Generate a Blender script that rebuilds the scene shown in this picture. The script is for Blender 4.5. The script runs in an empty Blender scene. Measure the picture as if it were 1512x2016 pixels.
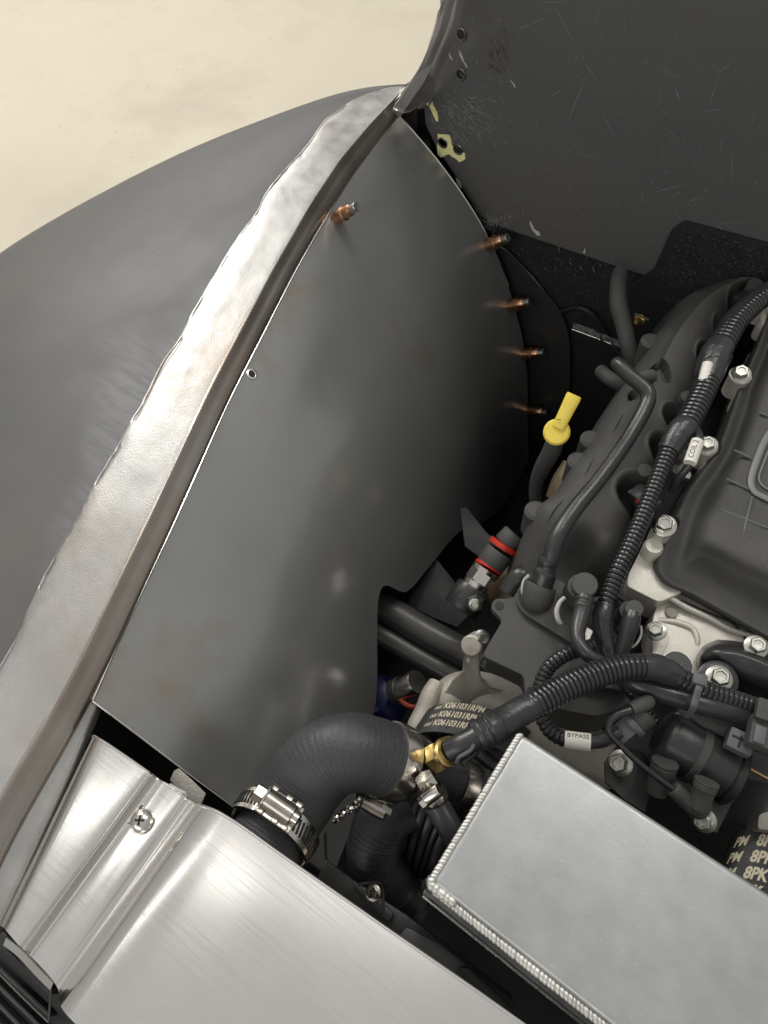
import bpy, bmesh, math, random
from mathutils import Vector, Matrix, Quaternion, noise
random.seed(7)
S = bpy.context.scene
COL = S.collection
# ------------------------------------------------------------------ camera
AY = Vector((2160, -2818, 1456)).normalized()
AX = Vector((3700, 2060, -1456)); AX = (AX - AY * AX.dot(AY)).normalized()
AZ = AX.cross(AY)                       # car axes seen from the camera (right, down, forward)
CAM = Vector((0, 0, 1.4)); FPX = 1456.0
cd = bpy.data.cameras.new('camera'); cam = bpy.data.objects.new('camera', cd); COL.objects.link(cam)
cd.sensor_fit = 'VERTICAL'; cd.sensor_height = 36; cd.sensor_width = 36; cd.lens = 26; cd.clip_start = .01; cd.clip_end = 100
right = Vector((AX.x, AY.x, AZ.x)); down = Vector((AX.y, AY.y, AZ.y)); fwd = Vector((AX.z, AY.z, AZ.z))
m = Matrix((( right.x, -down.x, -fwd.x), (right.y, -down.y, -fwd.y), (right.z, -down.z, -fwd.z))).to_4x4()
m.translation = CAM
cam.matrix_world = m
S.camera = cam
# ------------------------------------------------------------------ world, workshop lamps and added fill lamps
w = bpy.data.worlds.new('World'); S.world = w; w.use_nodes = True
bg = w.node_tree.nodes['Background']; bg.inputs[0].default_value = (1.0, .995, .975, 1); bg.inputs[1].default_value = .47
# unseen workshop as a gradient, darkened low to add contrast to metal reflections
wt_ = w.node_tree; g_ = wt_.nodes.new('ShaderNodeTexCoord'); sx_ = wt_.nodes.new('ShaderNodeSeparateXYZ'); mr_ = wt_.nodes.new('ShaderNodeMapRange')
mr_.inputs[1].default_value = -.2; mr_.inputs[2].default_value = .9; mr_.inputs[3].default_value = .33; mr_.inputs[4].default_value = .54
wt_.links.new(g_.outputs['Generated'], sx_.inputs[0]); wt_.links.new(sx_.outputs['Z'], mr_.inputs[0]); wt_.links.new(mr_.outputs[0], bg.inputs[1])
def lamp(name, loc, sx, sy, energy, target=(0, .2, .95), col=(1, .975, .93)):
    l = bpy.data.lights.new(name, 'AREA'); l.shape = 'RECTANGLE'; l.size = sx; l.size_y = sy; l.energy = energy; l.color = col
    o = bpy.data.objects.new(name, l); COL.objects.link(o); o.location = loc
    o.rotation_euler = (Vector(target) - Vector(loc)).to_track_quat('-Z', 'Y').to_euler()
    return o
lamp('panel_or_fill_lamp', (-2.9, 1.0, 3.9), 1.6, 3.0, 8, (-.2, .2, .95))
lamp('panel_or_fill_lamp', (-.75, 1.75, 3.9), .5, .9, 17, (-.1, .2, .95))
lamp('panel_or_fill_lamp', (.15, 2.0, 3.9), .5, .9, 17, (-.1, .2, .95))
lamp('panel_or_fill_lamp', (-.2, -3.0, 3.2), 3.0, 1.2, 34, (-.1, .3, .95))  # added front fill with no known source, brightens the firewall
lamp('ceiling_tube_lamp', (-.92, -.3, 3.9), .14, 2.2, 1.1, (-.1, 0, 1))
lamp('ceiling_tube_lamp', (-1.9, -.6, 3.9), .14, 2.2, 2.2, (-.1, 0, 1))
lamp('panel_or_fill_lamp', (-4.6, 2.6, 3.9), 1.4, 3.2, 165, (-2.4, 1.6, 0))  # added lamp aimed at the floor to brighten it
S.view_settings.view_transform = 'Standard'; S.view_settings.look = 'None'
S.view_settings.exposure = 0; S.view_settings.gamma = 1
# ------------------------------------------------------------------ helpers: points
def ray(px, py):
    a, b, c = px - 756, py - 1008, FPX
    return Vector((AX.x*a + AX.y*b + AX.z*c, AY.x*a + AY.y*b + AY.z*c, AZ.x*a + AZ.y*b + AZ.z*c))
def P(px, py, z):
    d = ray(px, py); return CAM + d * ((z - CAM.z) / d.z)
def PY(px, py, y):
    d = ray(px, py); return CAM + d * (y / d.y)
def RP(r, p):                            # size in metres of r photo pixels at point p
    return r * (p - CAM).dot(fwd) / FPX
V = Vector
def nz(p, s, seed=0):
    return noise.noise(V((p[0]*s + seed, p[1]*s + seed*.7, p[2]*s)))
# ------------------------------------------------------------------ materials
MATS = {}
def mat(name, col, metal=0.0, rough=.5, var=.12, vscale=12, bump=0.0, bscale=300, rvar=.08, col2=None, c2s=6, c2t=(.5, .6),
        stretch=None, spec=.5, coat=0, scratch=None, scr_amt=.25, aniso=0, speck=None):
    if name in MATS: return MATS[name]
    M = bpy.data.materials.new(name); M.use_nodes = True; nt = M.node_tree; N = nt.nodes; L = nt.links
    b = N['Principled BSDF']; tc = N.new('ShaderNodeTexCoord')
    co = tc.outputs['Object']
    def noi(scale, det=4, rgh=.55, mapping=None):
        t = N.new('ShaderNodeTexNoise'); t.inputs['Scale'].default_value = scale; t.inputs['Detail'].default_value = det; t.inputs['Roughness'].default_value = rgh
        if mapping is not None:
            mp = N.new('ShaderNodeMapping'); mp.inputs['Scale'].default_value = mapping[0]
            mp.inputs['Rotation'].default_value = mapping[1] if len(mapping) > 1 else (0, 0, 0)
            L.new(co, mp.inputs['Vector']); L.new(mp.outputs[0], t.inputs['Vector'])
        else: L.new(co, t.inputs['Vector'])
        return t.outputs['Fac']
    def rmp(f, a, bb, lo, hi):
        r = N.new('ShaderNodeMapRange'); r.inputs[1].default_value = a; r.inputs[2].default_value = bb; r.inputs[3].default_value = lo; r.inputs[4].default_value = hi
        L.new(f, r.inputs[0]); return r.outputs[0]
    def mix(f, c1, c2):
        x = N.new('ShaderNodeMix'); x.data_type = 'RGBA'
        if isinstance(f, float): x.inputs[0].default_value = f
        else: L.new(f, x.inputs[0])
        for i, c in ((6, c1), (7, c2)):
            if isinstance(c, tuple): x.inputs[i].default_value = (*c, 1)
            else: L.new(c, x.inputs[i])
        return x.outputs[2]
    lo = tuple(max(0, c*(1-var)) for c in col); hi = tuple(min(1, c*(1+var)) for c in col)
    c = mix(rmp(noi(vscale), .3, .7, 0, 1), lo, hi)
    if col2: c = mix(rmp(noi(c2s, 6, .62), c2t[0], c2t[1], 0, 1), c, col2)
    if scratch:
        for k, (rx, sc) in enumerate((((0, 0, .5), (3, 120, 3)), ((.4, .9, -.7), (140, 4, 4)), ((.2, -.5, 1.3), (5, 5, 150)))):
            f = noi(1.0, 2, .5, (sc, rx)); g = noi(9 + 3*k, 3)
            f = rmp(f, .70, .74, 0, 1); g = rmp(g, .52, .62, 0, scr_amt)
            mm = N.new('ShaderNodeMath'); mm.operation = 'MULTIPLY'; L.new(f, mm.inputs[0]); L.new(g, mm.inputs[1])
            c = mix(mm.outputs[0], c, scratch)
    if speck:                             # dust and tiny dings: colour, scale, amount
        f1 = rmp(noi(speck[1], 1, .5), .70, .74, 0, speck[2]); f2 = rmp(noi(speck[1]*.021, 3), .40, .60, .15, 1)
        mm = N.new('ShaderNodeMath'); mm.operation = 'MULTIPLY'; L.new(f1, mm.inputs[0]); L.new(f2, mm.inputs[1])
        c = mix(mm.outputs[0], c, speck[0])
    L.new(c, b.inputs['Base Color'])
    b.inputs['Metallic'].default_value = metal
    if stretch:
        rf = noi(1.0, 3, .6, (stretch,)); r0 = rmp(rf, .3, .7, max(.03, rough - rvar), rough + rvar)
    else:
        r0 = rmp(noi(vscale*1.7), .3, .7, max(.03, rough - rvar), rough + rvar)
    L.new(r0, b.inputs['Roughness'])
    b.inputs['Specular IOR Level'].default_value = spec
    b.inputs['Coat Weight'].default_value = coat
    if aniso: b.inputs['Anisotropic'].default_value = aniso
    if bump:
        bp = N.new('ShaderNodeBump'); bp.inputs['Strength'].default_value = bump; bp.inputs['Distance'].default_value = .001
        L.new(noi(bscale, 3, .6) if not stretch else noi(1.0, 3, .6, (stretch,)), bp.inputs['Height']); L.new(bp.outputs[0], b.inputs['Normal'])
    MATS[name] = M; return M
floor_m = mat('concrete', (.61, .55, .435), 0, .75, .05, 1.2, .3, 60, col2=(.51, .455, .36), c2s=2.2, c2t=(.50, .74), speck=((.40, .36, .29), 55, .5))
fender_m = mat('grey_bare_steel', (.088, .087, .085), .12, .52, .08, 7, .05, 400, .05, col2=(.118, .110, .100), c2s=4, c2t=(.5, .75), scratch=(.4, .4, .4), scr_amt=.1)
weld_m = mat('ground_steel', (.41, .402, .386), .82, .36, .12, 40, .14, 900, .08, col2=(.27, .235, .205), c2s=10, c2t=(.5, .74), scratch=(.75, .73, .7), scr_amt=.35)
side_m = mat('rail_side_steel', (.35, .32, .285), .9, .30, .12, 16, .04, 300, .06, col2=(.31, .25, .20), c2s=9, c2t=(.5, .75))
panel_m = mat('cold_rolled_sheet', (.305, .305, .295), .56, .235, .06, 9, .012, 500, .05, col2=(.285, .215, .14), c2s=6.5, c2t=(.57, .72), scratch=(.5, .5, .48), scr_amt=.13)  # brown blotches paint warm reflections into the sheet colour
edge_m = mat('cut_steel_edge', (.75, .73, .70), 1, .25)
alu_m = mat('brushed_aluminium', (.74, .72, .69), 1, .17, .03, 10, 0, 300, .04, stretch=(18, 900, 200))
alu_r = mat('rolled_aluminium', (.74, .72, .69), 1, .20, .04, 12, .02, 300, .05, col2=(.66, .64, .60), c2s=14, c2t=(.5, .7))
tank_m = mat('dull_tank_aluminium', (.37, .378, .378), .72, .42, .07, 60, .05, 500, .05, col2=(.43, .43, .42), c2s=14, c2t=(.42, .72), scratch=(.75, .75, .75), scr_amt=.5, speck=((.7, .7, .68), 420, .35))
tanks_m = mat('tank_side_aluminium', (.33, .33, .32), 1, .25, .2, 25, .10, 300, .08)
bead_m = mat('weld_bead_metal', (.52, .51, .48), .85, .46, .15, 60)
stain_m = mat('heat_stained_weld', (.42, .38, .32), .9, .4, .2, 60)
fw_m = mat('black_primer', (.100, .100, .100), .1, .48, .08, 5, .05, 700, .06, col2=(.105, .102, .096), c2s=4, scratch=(.22, .21, .20), scr_amt=.6, speck=((.22, .22, .21), 330, .5))
blk_m = mat('black_moulded_plastic', (.057, .056, .053), 0, .54, .10, 20, .55, 1500, .05, col2=(.072, .069, .064), c2s=13, c2t=(.52, .72), speck=((.2, .19, .17), 900, .6))
blk2_m = mat('dark_satin_plastic', (.026, .026, .026), 0, .30, .10, 30, .10, 900, .10, speck=((.12, .115, .10), 800, .6))
cond_m = mat('black_conduit', (.024, .024, .025), 0, .22, .12, 60, 0, 900, .08)
tape_m = mat('black_tape', (.030, .030, .031), 0, .28, .2, 80, .5, 260, .1)
rub_m = mat('black_rubber', (.036, .037, .040), 0, .48, .10, 40, .25, 520, .06, speck=((.13, .13, .13), 700, .6))
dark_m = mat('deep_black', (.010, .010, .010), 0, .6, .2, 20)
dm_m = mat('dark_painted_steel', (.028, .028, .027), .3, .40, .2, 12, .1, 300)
cast_m = mat('cast_aluminium', (.66, .63, .56), .40, .46, .07, 30, .35, 900, .06, col2=(.55, .51, .44), c2s=30, c2t=(.55, .7))
castd_m = mat('dull_casting', (.30, .28, .25), .4, .55, .15, 30, .5, 700)
zinc_m = mat('zinc_bolt', (.46, .46, .41), 1, .36, .08, 60)
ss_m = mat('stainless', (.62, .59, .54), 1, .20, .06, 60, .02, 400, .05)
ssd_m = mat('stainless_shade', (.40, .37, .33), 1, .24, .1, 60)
brass_m = mat('brass', (.62, .45, .18), 1, .33, .08, 60)
copper_m = mat('copper_plate', (.50, .28, .16), 1, .34, .15, 90)
yel_m = mat('yellow_plastic', (.82, .64, .09), 0, .42, .08, 60, .2, 500, speck=((.25, .2, .06), 420, .8))
prim_m = mat('yellow_primer', (.90, .86, .42), 0, .6, .10, 90, .3, 400)
white_m = mat('white_sleeve', (.72, .69, .62), 0, .5, .03, 60)
red_m = mat('red_anodised', (.55, .035, .02), .3, .35, .1, 60)
blue_m = mat('blue_anodised', (.006, .008, .05), .3, .4, .1, 60)
tan_m = mat('tan_core_plug', (.22, .17, .11), .5, .45, .15, 60)
ink_m = mat('black_ink', (.03, .03, .03), 0, .6)
gold_m = mat('cream_print', (.62, .56, .40), 0, .6)
belt_m = mat('belt_rubber', (.022, .022, .022), 0, .5, .2, 90, .4, 600)
gtag_m = mat('grey_plastic', (.095, .095, .10), 0, .5, .05, 60)
carpet_m = mat('black_fibre', (.008, .008, .008), 0, .8, .4, 90, 1.0, 900)
tuft_m = mat('fibre_tufts', (.05, .05, .05), 0, .5, .5, 200)
foil_m = mat('crinkled_seam', (.05, .05, .052), .4, .30, .4, 200, 1.0, 500)
purple_m = mat('purple_wire', (.12, .10, .30), 0, .5); orange_m = mat('orange_wire', (.6, .35, .15), 0, .5)
scuff_m = mat('pale_scuff', (.27, .27, .27), 0, .6, .4, 200)
chrome_m = mat('grey_cowl_paint', (.45, .43, .42), .6, .30, .12, 18, .05, 400)
clear_m = mat('pale_clip', (.40, .39, .37), 0, .4)
# ------------------------------------------------------------------ helpers: mesh builder
class MB:
    def __init__(s): s.v = []; s.f = []
    def add(s, vs, fs):
        n = len(s.v); s.v += [V(p) for p in vs]; s.f += [tuple(i + n for i in f) for f in fs]; return s
    def xf(s, M): s.v = [M @ p for p in s.v]; return s
def frame(axis):
    a = V(axis).normalized(); u = a.orthogonal().normalized(); return u, a.cross(u), a
def lathe(prof, base=(0, 0, 0), axis=(0, 0, 1), n=24, sides=None, cap=True, rot=0):
    """profile of (r, h) pairs turned round an axis"""
    mb = MB(); u, w_, a = frame(axis); n = sides or n; base = V(base); vs = []; fs = []
    for r, h in prof:
        for k in range(n):
            t = 2*math.pi*k/n + rot; vs.append(base + a*h + (u*math.cos(t) + w_*math.sin(t))*r)
    for i in range(len(prof) - 1):
        for k in range(n):
            k2 = (k + 1) % n; fs.append((i*n + k, i*n + k2, (i+1)*n + k2, (i+1)*n + k))
    if cap:
        fs.append(tuple(range(n - 1, -1, -1))); fs.append(tuple((len(prof)-1)*n + k for k in range(n)))
    return mb.add(vs, fs)
def cr(p0, p1, p2, p3, t):
    return .5*((2*p1) + (p2 - p0)*t + (2*p0 - 5*p1 + 4*p2 - p3)*t*t + (3*p1 - p0 - 3*p2 + p3)*t**3)
def resample(pts, n):
    """Catmull-Rom through the points, n samples spread over the segments"""
    out = []; m_ = len(pts) - 1
    for i in range(n):
        s = i/(n-1)*m_; k = min(int(s), m_-1); t = s - k
        a = pts[k-1] if k > 0 else 2*pts[0] - pts[1]; d = pts[k+2] if k+2 <= m_ else 2*pts[-1] - pts[-2]
        out.append(cr(a, pts[k], pts[k+1], d, t))
    return out
def even(pts, step):
    """points of a polyline of (Vector, radius) at equal distances"""
    out = [pts[0]]; acc = 0
    for i in range(1, len(pts)):
        a, b = pts[i-1], pts[i]; L_ = (b[0]-a[0]).length; 
        while acc + L_ >= step:
            t = (step - acc)/L_; q = (a[0].lerp(b[0], t), a[1] + (b[1]-a[1])*t); out.append(q); a = q; L_ = (b[0]-a[0]).length; acc = 0
        acc += L_
    return out
def path(pix, radii=None):
    """pixel points with heights and pixel radii -> smooth list of (Vector, radius in metres)"""
    ps = [P(a[0], a[1], a[2]) for a in pix]; rs = [RP(a[3], p) for a, p in zip(pix, ps)]
    n = 14*(len(ps)-1) + 1
    pp = resample(ps, n); rr = resample([V((r, 0, 0)) for r in rs], n)
    return [(p, r.x) for p, r in zip(pp, rr)]
def sweep(pts, n=14, cap=True, flat=1.0, flatdir=None):
    mb = MB(); vs = []; fs = []; m_ = len(pts)
    t0 = (pts[1][0] - pts[0][0]).normalized(); u = t0.orthogonal().normalized()
    if flatdir is not None: u = (V(flatdir) - t0*V(flatdir).dot(t0)).normalized()
    for i, (p, r) in enumerate(pts):
        a = pts[max(0, i-1)][0]; b = pts[min(m_-1, i+1)][0]; t = (b - a)
        t = t.normalized() if t.length > 1e-9 else t0
        u = (u - t*u.dot(t)).normalized(); w_ = t.cross(u)
        for k in range(n):
            q = 2*math.pi*k/n; vs.append(p + (u*math.cos(q)*flat + w_*math.sin(q))*r)
    for i in range(m_-1):
        for k in range(n):
            k2 = (k+1) % n; fs.append((i*n+k, i*n+k2, (i+1)*n+k2, (i+1)*n+k))
    if cap: fs.append(tuple(range(n-1, -1, -1))); fs.append(tuple((m_-1)*n+k for k in range(n)))
    return mb.add(vs, fs)
def corrug(pts, pitch=.0031, depth=.16, n=16):
    """split-loom conduit: real ridges and grooves along a path"""
    fine = even(pts, pitch/6); out = []
    for i, (p, r) in enumerate(fine):
        k = (i % 6); f = (1.0, 1.01, 1.0, .985, 1-depth, .985)[k]
        out.append((p, r*f))
    return sweep(out, n)
def surf(ctrl, nu=24, nv=24, disp=None, thick=.0012, closed_edge=True, lin_v=False, out=None):
    """smooth sheet through a grid of points, given real thickness"""
    rows = [resample(r, nu) for r in ctrl]
    cols = []
    for j in range(nu):
        c = [r[j] for r in rows]
        if lin_v:
            q = []
            for i in range(nv):
                s = i/(nv-1)*(len(c)-1); k = min(int(s), len(c)-2); q.append(c[k].lerp(c[k+1], s-k))
            cols.append(q)
        else: cols.append(resample(c, nv))
    g = [[cols[j][i] for j in range(nu)] for i in range(nv)]
    if disp: g = [[disp(g[i][j], j/(nu-1), i/(nv-1)) for j in range(nu)] for i in range(nv)]
    nr = [[None]*nu for _ in range(nv)]
    for i in range(nv):
        for j in range(nu):
            a = g[i][min(j+1, nu-1)] - g[i][max(j-1, 0)]; b = g[min(i+1, nv-1)][j] - g[max(i-1, 0)][j]
            nn = a.cross(b); nr[i][j] = nn.normalized() if nn.length > 1e-12 else V((0, 0, 1))
    mid = nr[nv//2][nu//2]
    sgn = 1 if (mid.dot(V((0, 0, 1))) > 0) else -1
    if out is not None: sgn = 1 if mid.dot(V(out)) > 0 else -1
    mb = MB(); vs = []; fs = []
    for i in range(nv):
        for j in range(nu): vs.append(g[i][j])
    for i in range(nv):
        for j in range(nu): vs.append(g[i][j] - nr[i][j]*thick*sgn)
    o = nu*nv
    for i in range(nv-1):
        for j in range(nu-1):
            a, b, c, d = i*nu+j, i*nu+j+1, (i+1)*nu+j+1, (i+1)*nu+j
            q = (a, b, c, d) if sgn > 0 else (d, c, b, a)
            fs.append(q); fs.append(tuple(x+o for x in reversed(q)))
    edge = [j for j in range(nu)] + [i*nu+nu-1 for i in range(1, nv)] + [(nv-1)*nu+j for j in range(nu-2, -1, -1)] + [i*nu for i in range(nv-2, 0, -1)]
    for k in range(len(edge)):
        a, b = edge[k], edge[(k+1) % len(edge)]
        fs.append((b, a, a+o, b+o) if sgn > 0 else (a, b, b+o, a+o))
    mb.add(vs, fs); mb.grid = g; mb.nr = nr; mb.sgn = sgn; return mb
def prism(outl, down_vec, bevel=.0015, seg=2):
    """solid with the given outline as its top, bevelled all round"""
    bm = bmesh.new(); d = V(down_vec)
    top = [bm.verts.new(p) for p in outl]; bot = [bm.verts.new(V(p) + d) for p in outl]
    n = len(outl)
    bm.faces.new(top); bm.faces.new(list(reversed(bot)))
    for i in range(n): bm.faces.new((top[(i+1) % n], top[i], bot[i], bot[(i+1) % n]))
    bmesh.ops.recalc_face_normals(bm, faces=bm.faces)
    if bevel:
        bmesh.ops.bevel(bm, geom=list(bm.edges), offset=bevel, segments=seg, affect='EDGES', clamp_overlap=True, profile=.6)
    bm.verts.ensure_lookup_table(); mb = MB()
    mb.add([v.co.copy() for v in bm.verts], [tuple(v.index for v in f.verts) for f in bm.faces]); bm.free(); return mb
def ppoly(pix, z, depth, bevel=.0015, seg=2, dirv=None):
    """outline traced on the plane at height z, then given real depth downwards"""
    pts = [P(q[0], q[1], q[2] if len(q) > 2 else z) for q in pix]
    return prism(pts, dirv if dirv is not None else (0, 0, -depth), bevel, seg)
def rounded(pix, r=12, n=4):
    out = []; m_ = len(pix)
    for i in range(m_):
        a, b, c = V(pix[i-1][:2]), V(pix[i][:2]), V(pix[(i+1) % m_][:2])
        u = (a-b); w_ = (c-b); rr = min(r, u.length*.45, w_.length*.45); p0 = b + u.normalized()*rr; p1 = b + w_.normalized()*rr
        for k in range(n+1):
            t = k/n; q = p0*(1-t)**2 + b*2*t*(1-t) + p1*t*t; out.append((q.x, q.y))
    return out
def box(c, sx, sy, sz, X=(1, 0, 0), Yv=(0, 1, 0), bevel=.0008):
    X = V(X).normalized(); Yv = V(Yv); Yv = (Yv - X*Yv.dot(X)).normalized(); Zv = X.cross(Yv); c = V(c)
    o = [c + X*a*sx/2 + Yv*b*sy/2 + Zv*sz/2 for a, b in ((-1, -1), (1, -1), (1, 1), (-1, 1))]
    return prism(o, -Zv*sz, bevel)
def mesh_of(mb, base, smooth=True, ang=38, name='mesh'):
    me = bpy.data.meshes.new(name); b = V(base)
    me.from_pydata([tuple(p - b) for p in mb.v], [], mb.f); me.update()
    if smooth:
        me.polygons.foreach_set('use_smooth', [True]*len(me.polygons)); me.set_sharp_from_angle(angle=math.radians(ang))
    return me
class Thing:
    """Empty at the thing's base that parents its parts"""
    def __init__(s, name, label, cat, base, group=None, kind=None):
        s.o = bpy.data.objects.new(name, None); COL.objects.link(s.o); s.o.empty_display_size = .01
        s.base = V(base); s.o.location = s.base
        if label: s.o['label'] = label
        if cat: s.o['category'] = cat
        if group: s.o['group'] = group
        if kind: s.o['kind'] = kind
    def part(s, name, mb, m_, parent=None, smooth=True, ang=38, label=None, kind=None):
        o = bpy.data.objects.new(name, mesh_of(mb, s.base, smooth, ang, name)); COL.objects.link(o)
        o.parent = parent or s.o; o.data.materials.append(m_)
        if label: o['label'] = label
        if kind: o['kind'] = kind
        return o
def single(name, label, cat, mb, m_, base=None, group=None, kind=None, smooth=True, ang=38):
    if base is None:
        base = sum(mb.v, V())/len(mb.v)
    o = bpy.data.objects.new(name, mesh_of(mb, base, smooth, ang, name)); COL.objects.link(o); o.location = base
    o.data.materials.append(m_)
    if label: o['label'] = label
    if cat: o['category'] = cat
    if group: o['group'] = group
    if kind: o['kind'] = kind
    return o
def place_part(thing, name, local_mb, p, axis, m_, parent=None):
    """part built round local +Z, set at world point p along axis"""
    q = V((0, 0, 1)).rotation_difference(V(axis).normalized()).to_matrix().to_4x4(); q.translation = V(p)
    return thing.part(name, MB().add([q @ v for v in local_mb.v], local_mb.f), m_, parent)
def copy_tree(o, parent=None):
    c = o.copy(); COL.objects.link(c); c.parent = parent
    for ch in list(o.children): copy_tree(ch, c)
    return c
def text_mb(s, size=1.0, bold=0.0, shear=0.0):
    cu = bpy.data.curves.new('t', 'FONT'); cu.body = s; cu.size = size; cu.offset = bold; cu.shear = shear; cu.resolution_u = 3
    o = bpy.data.objects.new('t', cu); COL.objects.link(o)
    dg = bpy.context.evaluated_depsgraph_get(); dg.update()
    me = bpy.data.meshes.new_from_object(o.evaluated_get(dg))
    bm = bmesh.new(); bm.from_mesh(me); bmesh.ops.triangulate(bm, faces=bm.faces)
    bmesh.ops.subdivide_edges(bm, edges=[e for e in bm.edges if e.calc_length() > size*.25], cuts=1)
    bmesh.ops.triangulate(bm, faces=bm.faces)
    bm.verts.ensure_lookup_table()
    mb = MB().add([v.co.copy() for v in bm.verts], [tuple(v.index for v in f.verts) for f in bm.faces]); bm.free()
    bpy.data.objects.remove(o); bpy.data.meshes.remove(me); bpy.data.curves.remove(cu); return mb
def hexbolt(mw=.0078, hw=.0054, hh=.005, washer=True):
    """flange and hex head round local +Z"""
    fl = lathe([(mw*.98, 0), (mw, .0006), (mw*.97, .0012), (mw*.80, .0018), (hw*.9, .0022)], n=28)
    hx = lathe([(hw*1.0, .0018), (hw, .0018+hh*.82), (hw*.86, .0018+hh), (hw*.62, .0018+hh), (hw*.55, .0018+hh*.86), (hw*.1, .0018+hh*.84)], sides=6)
    return fl, hx
ZB = {}
def bolt(label, p, axis, s=1.0, m_=None, group='flanged hex bolts on the engine'):
    m_ = m_ or zinc_m
    key = m_.name
    if key not in ZB:
        t = Thing('hex_bolt', label, 'bolt', (0, 0, 0), group)
        fl, hx = hexbolt(); t.part('flange', fl, m_); t.part('hex_head', hx, m_, ang=25); ZB[key] = t.o; o = t.o
    else:
        o = copy_tree(ZB[key])
    o['label'] = label; o['group'] = group
    o.location = p; o.rotation_mode = 'QUATERNION'; o.rotation_quaternion = V((0, 0, 1)).rotation_difference(V(axis).normalized()); o.scale = (s, s, s)
    return o
UP = V((0, 0, 1))
# ================================================================== SETTING
fl = MB().add([(-30, -20, 0), (20, -20, 0), (20, 30, 0), (-30, 30, 0)], [(0, 1, 2, 3)])
single('floor', None, None, fl, floor_m, base=(0, 0, 0), kind='structure')
# ================================================================== FENDER
fen = Thing('fender', 'bare grey steel fender with a bright ground weld strip along its inner edge', 'fender', P(200, 900, .97))
rag = [(-70, 1430), (8, 1294), (40, 1238), (48, 1212), (63, 1180), (82, 1138), (98, 1111), (116, 1074), (140, 1040), (161, 1000), (185, 952), (208, 914), (236, 868), (260, 821), (273, 804), (300, 748), (318, 712), (339, 685), (359, 655), (377, 614), (389, 597), (405, 566), (425, 536), (447, 498), (470, 463), (497, 427), (511, 410), (518, 385), (545, 350), (560, 333), (581, 311), (614, 272), (631, 243), (649, 227), (671, 214), (692, 197), (717, 185), (742, 177), (774, 170), (815, 166)]
crest = [(-90, 1780), (0, 1640), (60, 1515), (138, 1370), (183, 1265), (243, 1132), (304, 1000), (345, 915), (389, 831), (432, 745), (480, 655), (520, 575), (561, 500), (617, 397), (656, 351), (717, 279), (774, 208), (800, 182)]
foot = [(-60, 1830), (0, 1688), (74, 1557), (176, 1380), (228, 1265), (291, 1132), (352, 1000), (392, 915), (425, 834), (470, 742), (511, 662), (552, 580), (594, 503), (638, 426), (676, 361), (727, 290), (779, 226), (806, 196)]
def px_res(lst, n, z):
    v = resample([V((a, b, 0)) for a, b in lst], n); return [P(q.x, q.y, z) for q in v]
n = 120
lift = lambda i: 0
def smooth_px(lst, n, z, it=60, m_=600):
    """evenly spaced, smoothed line"""
    v = resample([V((a, b, 0)) for a, b in lst], m_); cum = [0]
    for i in range(1, m_): cum.append(cum[-1] + (v[i]-v[i-1]).length)
    q = []; k = 0
    for i in range(n):
        t = cum[-1]*i/(n-1)
        while k < m_-2 and cum[k+1] < t: k += 1
        q.append(v[k].lerp(v[k+1], (t-cum[k])/max(1e-9, cum[k+1]-cum[k])))
    for _ in range(it): q = [q[0]] + [(q[i-1] + q[i]*2 + q[i+1])/4 for i in range(1, n-1)] + [q[-1]]
    return [P(p.x, p.y, z) for p in q]
A0 = smooth_px(rag, n, 1.0, 2); A2 = smooth_px(foot, n, .988)
A1 = []
for i in range(n):                       # crest: a steady 30-40 px inboard of the foot line
    f_ = i/(n-1); a_, b_ = A2[max(0, i-1)], A2[min(n-1, i+1)]; t_ = (b_-a_).normalized(); o_ = V((-t_.y, t_.x, 0))
    wd = RP(44 - 20*f_ - 16*max(0, (f_-.9)/.1), A2[i]); A1.append(V((A2[i].x + o_.x*wd*.80, A2[i].y + o_.y*wd*.80, 1.0)))
random.seed(3)
rows = []
for i in range(n):
    a, b, c = A0[i], A1[i], A2[i]
    jag = nz((i*.9, 0, 0), 1.0, 3)*.0010
    out = (a - b).normalized()
    a2 = a + out*jag
    rows.append([a2 + V((0, 0, -.0016)), a2 + V((0, 0, -.0004)), a.lerp(b, .15) + V((0, 0, .0006)), a.lerp(b, .38) + V((0, 0, .0008)), a.lerp(b, .62) + V((0, 0, .0004)), a.lerp(b, .88), a.lerp(b, .97) + V((0, 0, -.0003))])
def wdisp(p, u, v):
    k = min(1, u*6)*min(1, (1-u)*4)
    h = nz(p, 20, 2)*.0009 + nz(p, 60, 5)*.00022 + nz(p, 170, 8)*.00008
    # long grinding waves and a crease where the two sheets were welded
    crease = -.0007*math.exp(-((u-.22 + .05*nz(p, 18, 4))/.018)**2)*(1 if nz(p, 30, 12) > -.05 else 0)
    return p + V((0, 0, h*k*.62 + crease))
wm = surf(rows, 40, 420, wdisp, .0022)
fen.part('weld_strip', wm, weld_m, ang=60, label='bright ground weld strip with a ragged outer edge')
# rolled inner side of the rail
rows = []
for i in range(n):
    b, c = A0[i].lerp(A1[i], .97) + V((0, 0, -.0003)), A2[i]; e = A1[i]
    ins = (A0[i] - A1[i]).normalized()
    rows.append([b + (e-b).normalized()*-.0030 + V((0, 0, .0004)), b + V((0, 0, -.0002)), e + V((0, 0, -.0014)), e.lerp(c, .35) + V((0, 0, -.0012)), e.lerp(c, .7), c, c + V((-.0002, 0, -.004))])
fen.part('side_flange', surf(rows, 22, 160, lambda p, u, v: p + V((nz(p, 20, 3)*.0006, 0, nz(p, 14, 6)*.0006)), .0015), side_m, label='dark rolled inner side of the rail')
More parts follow.
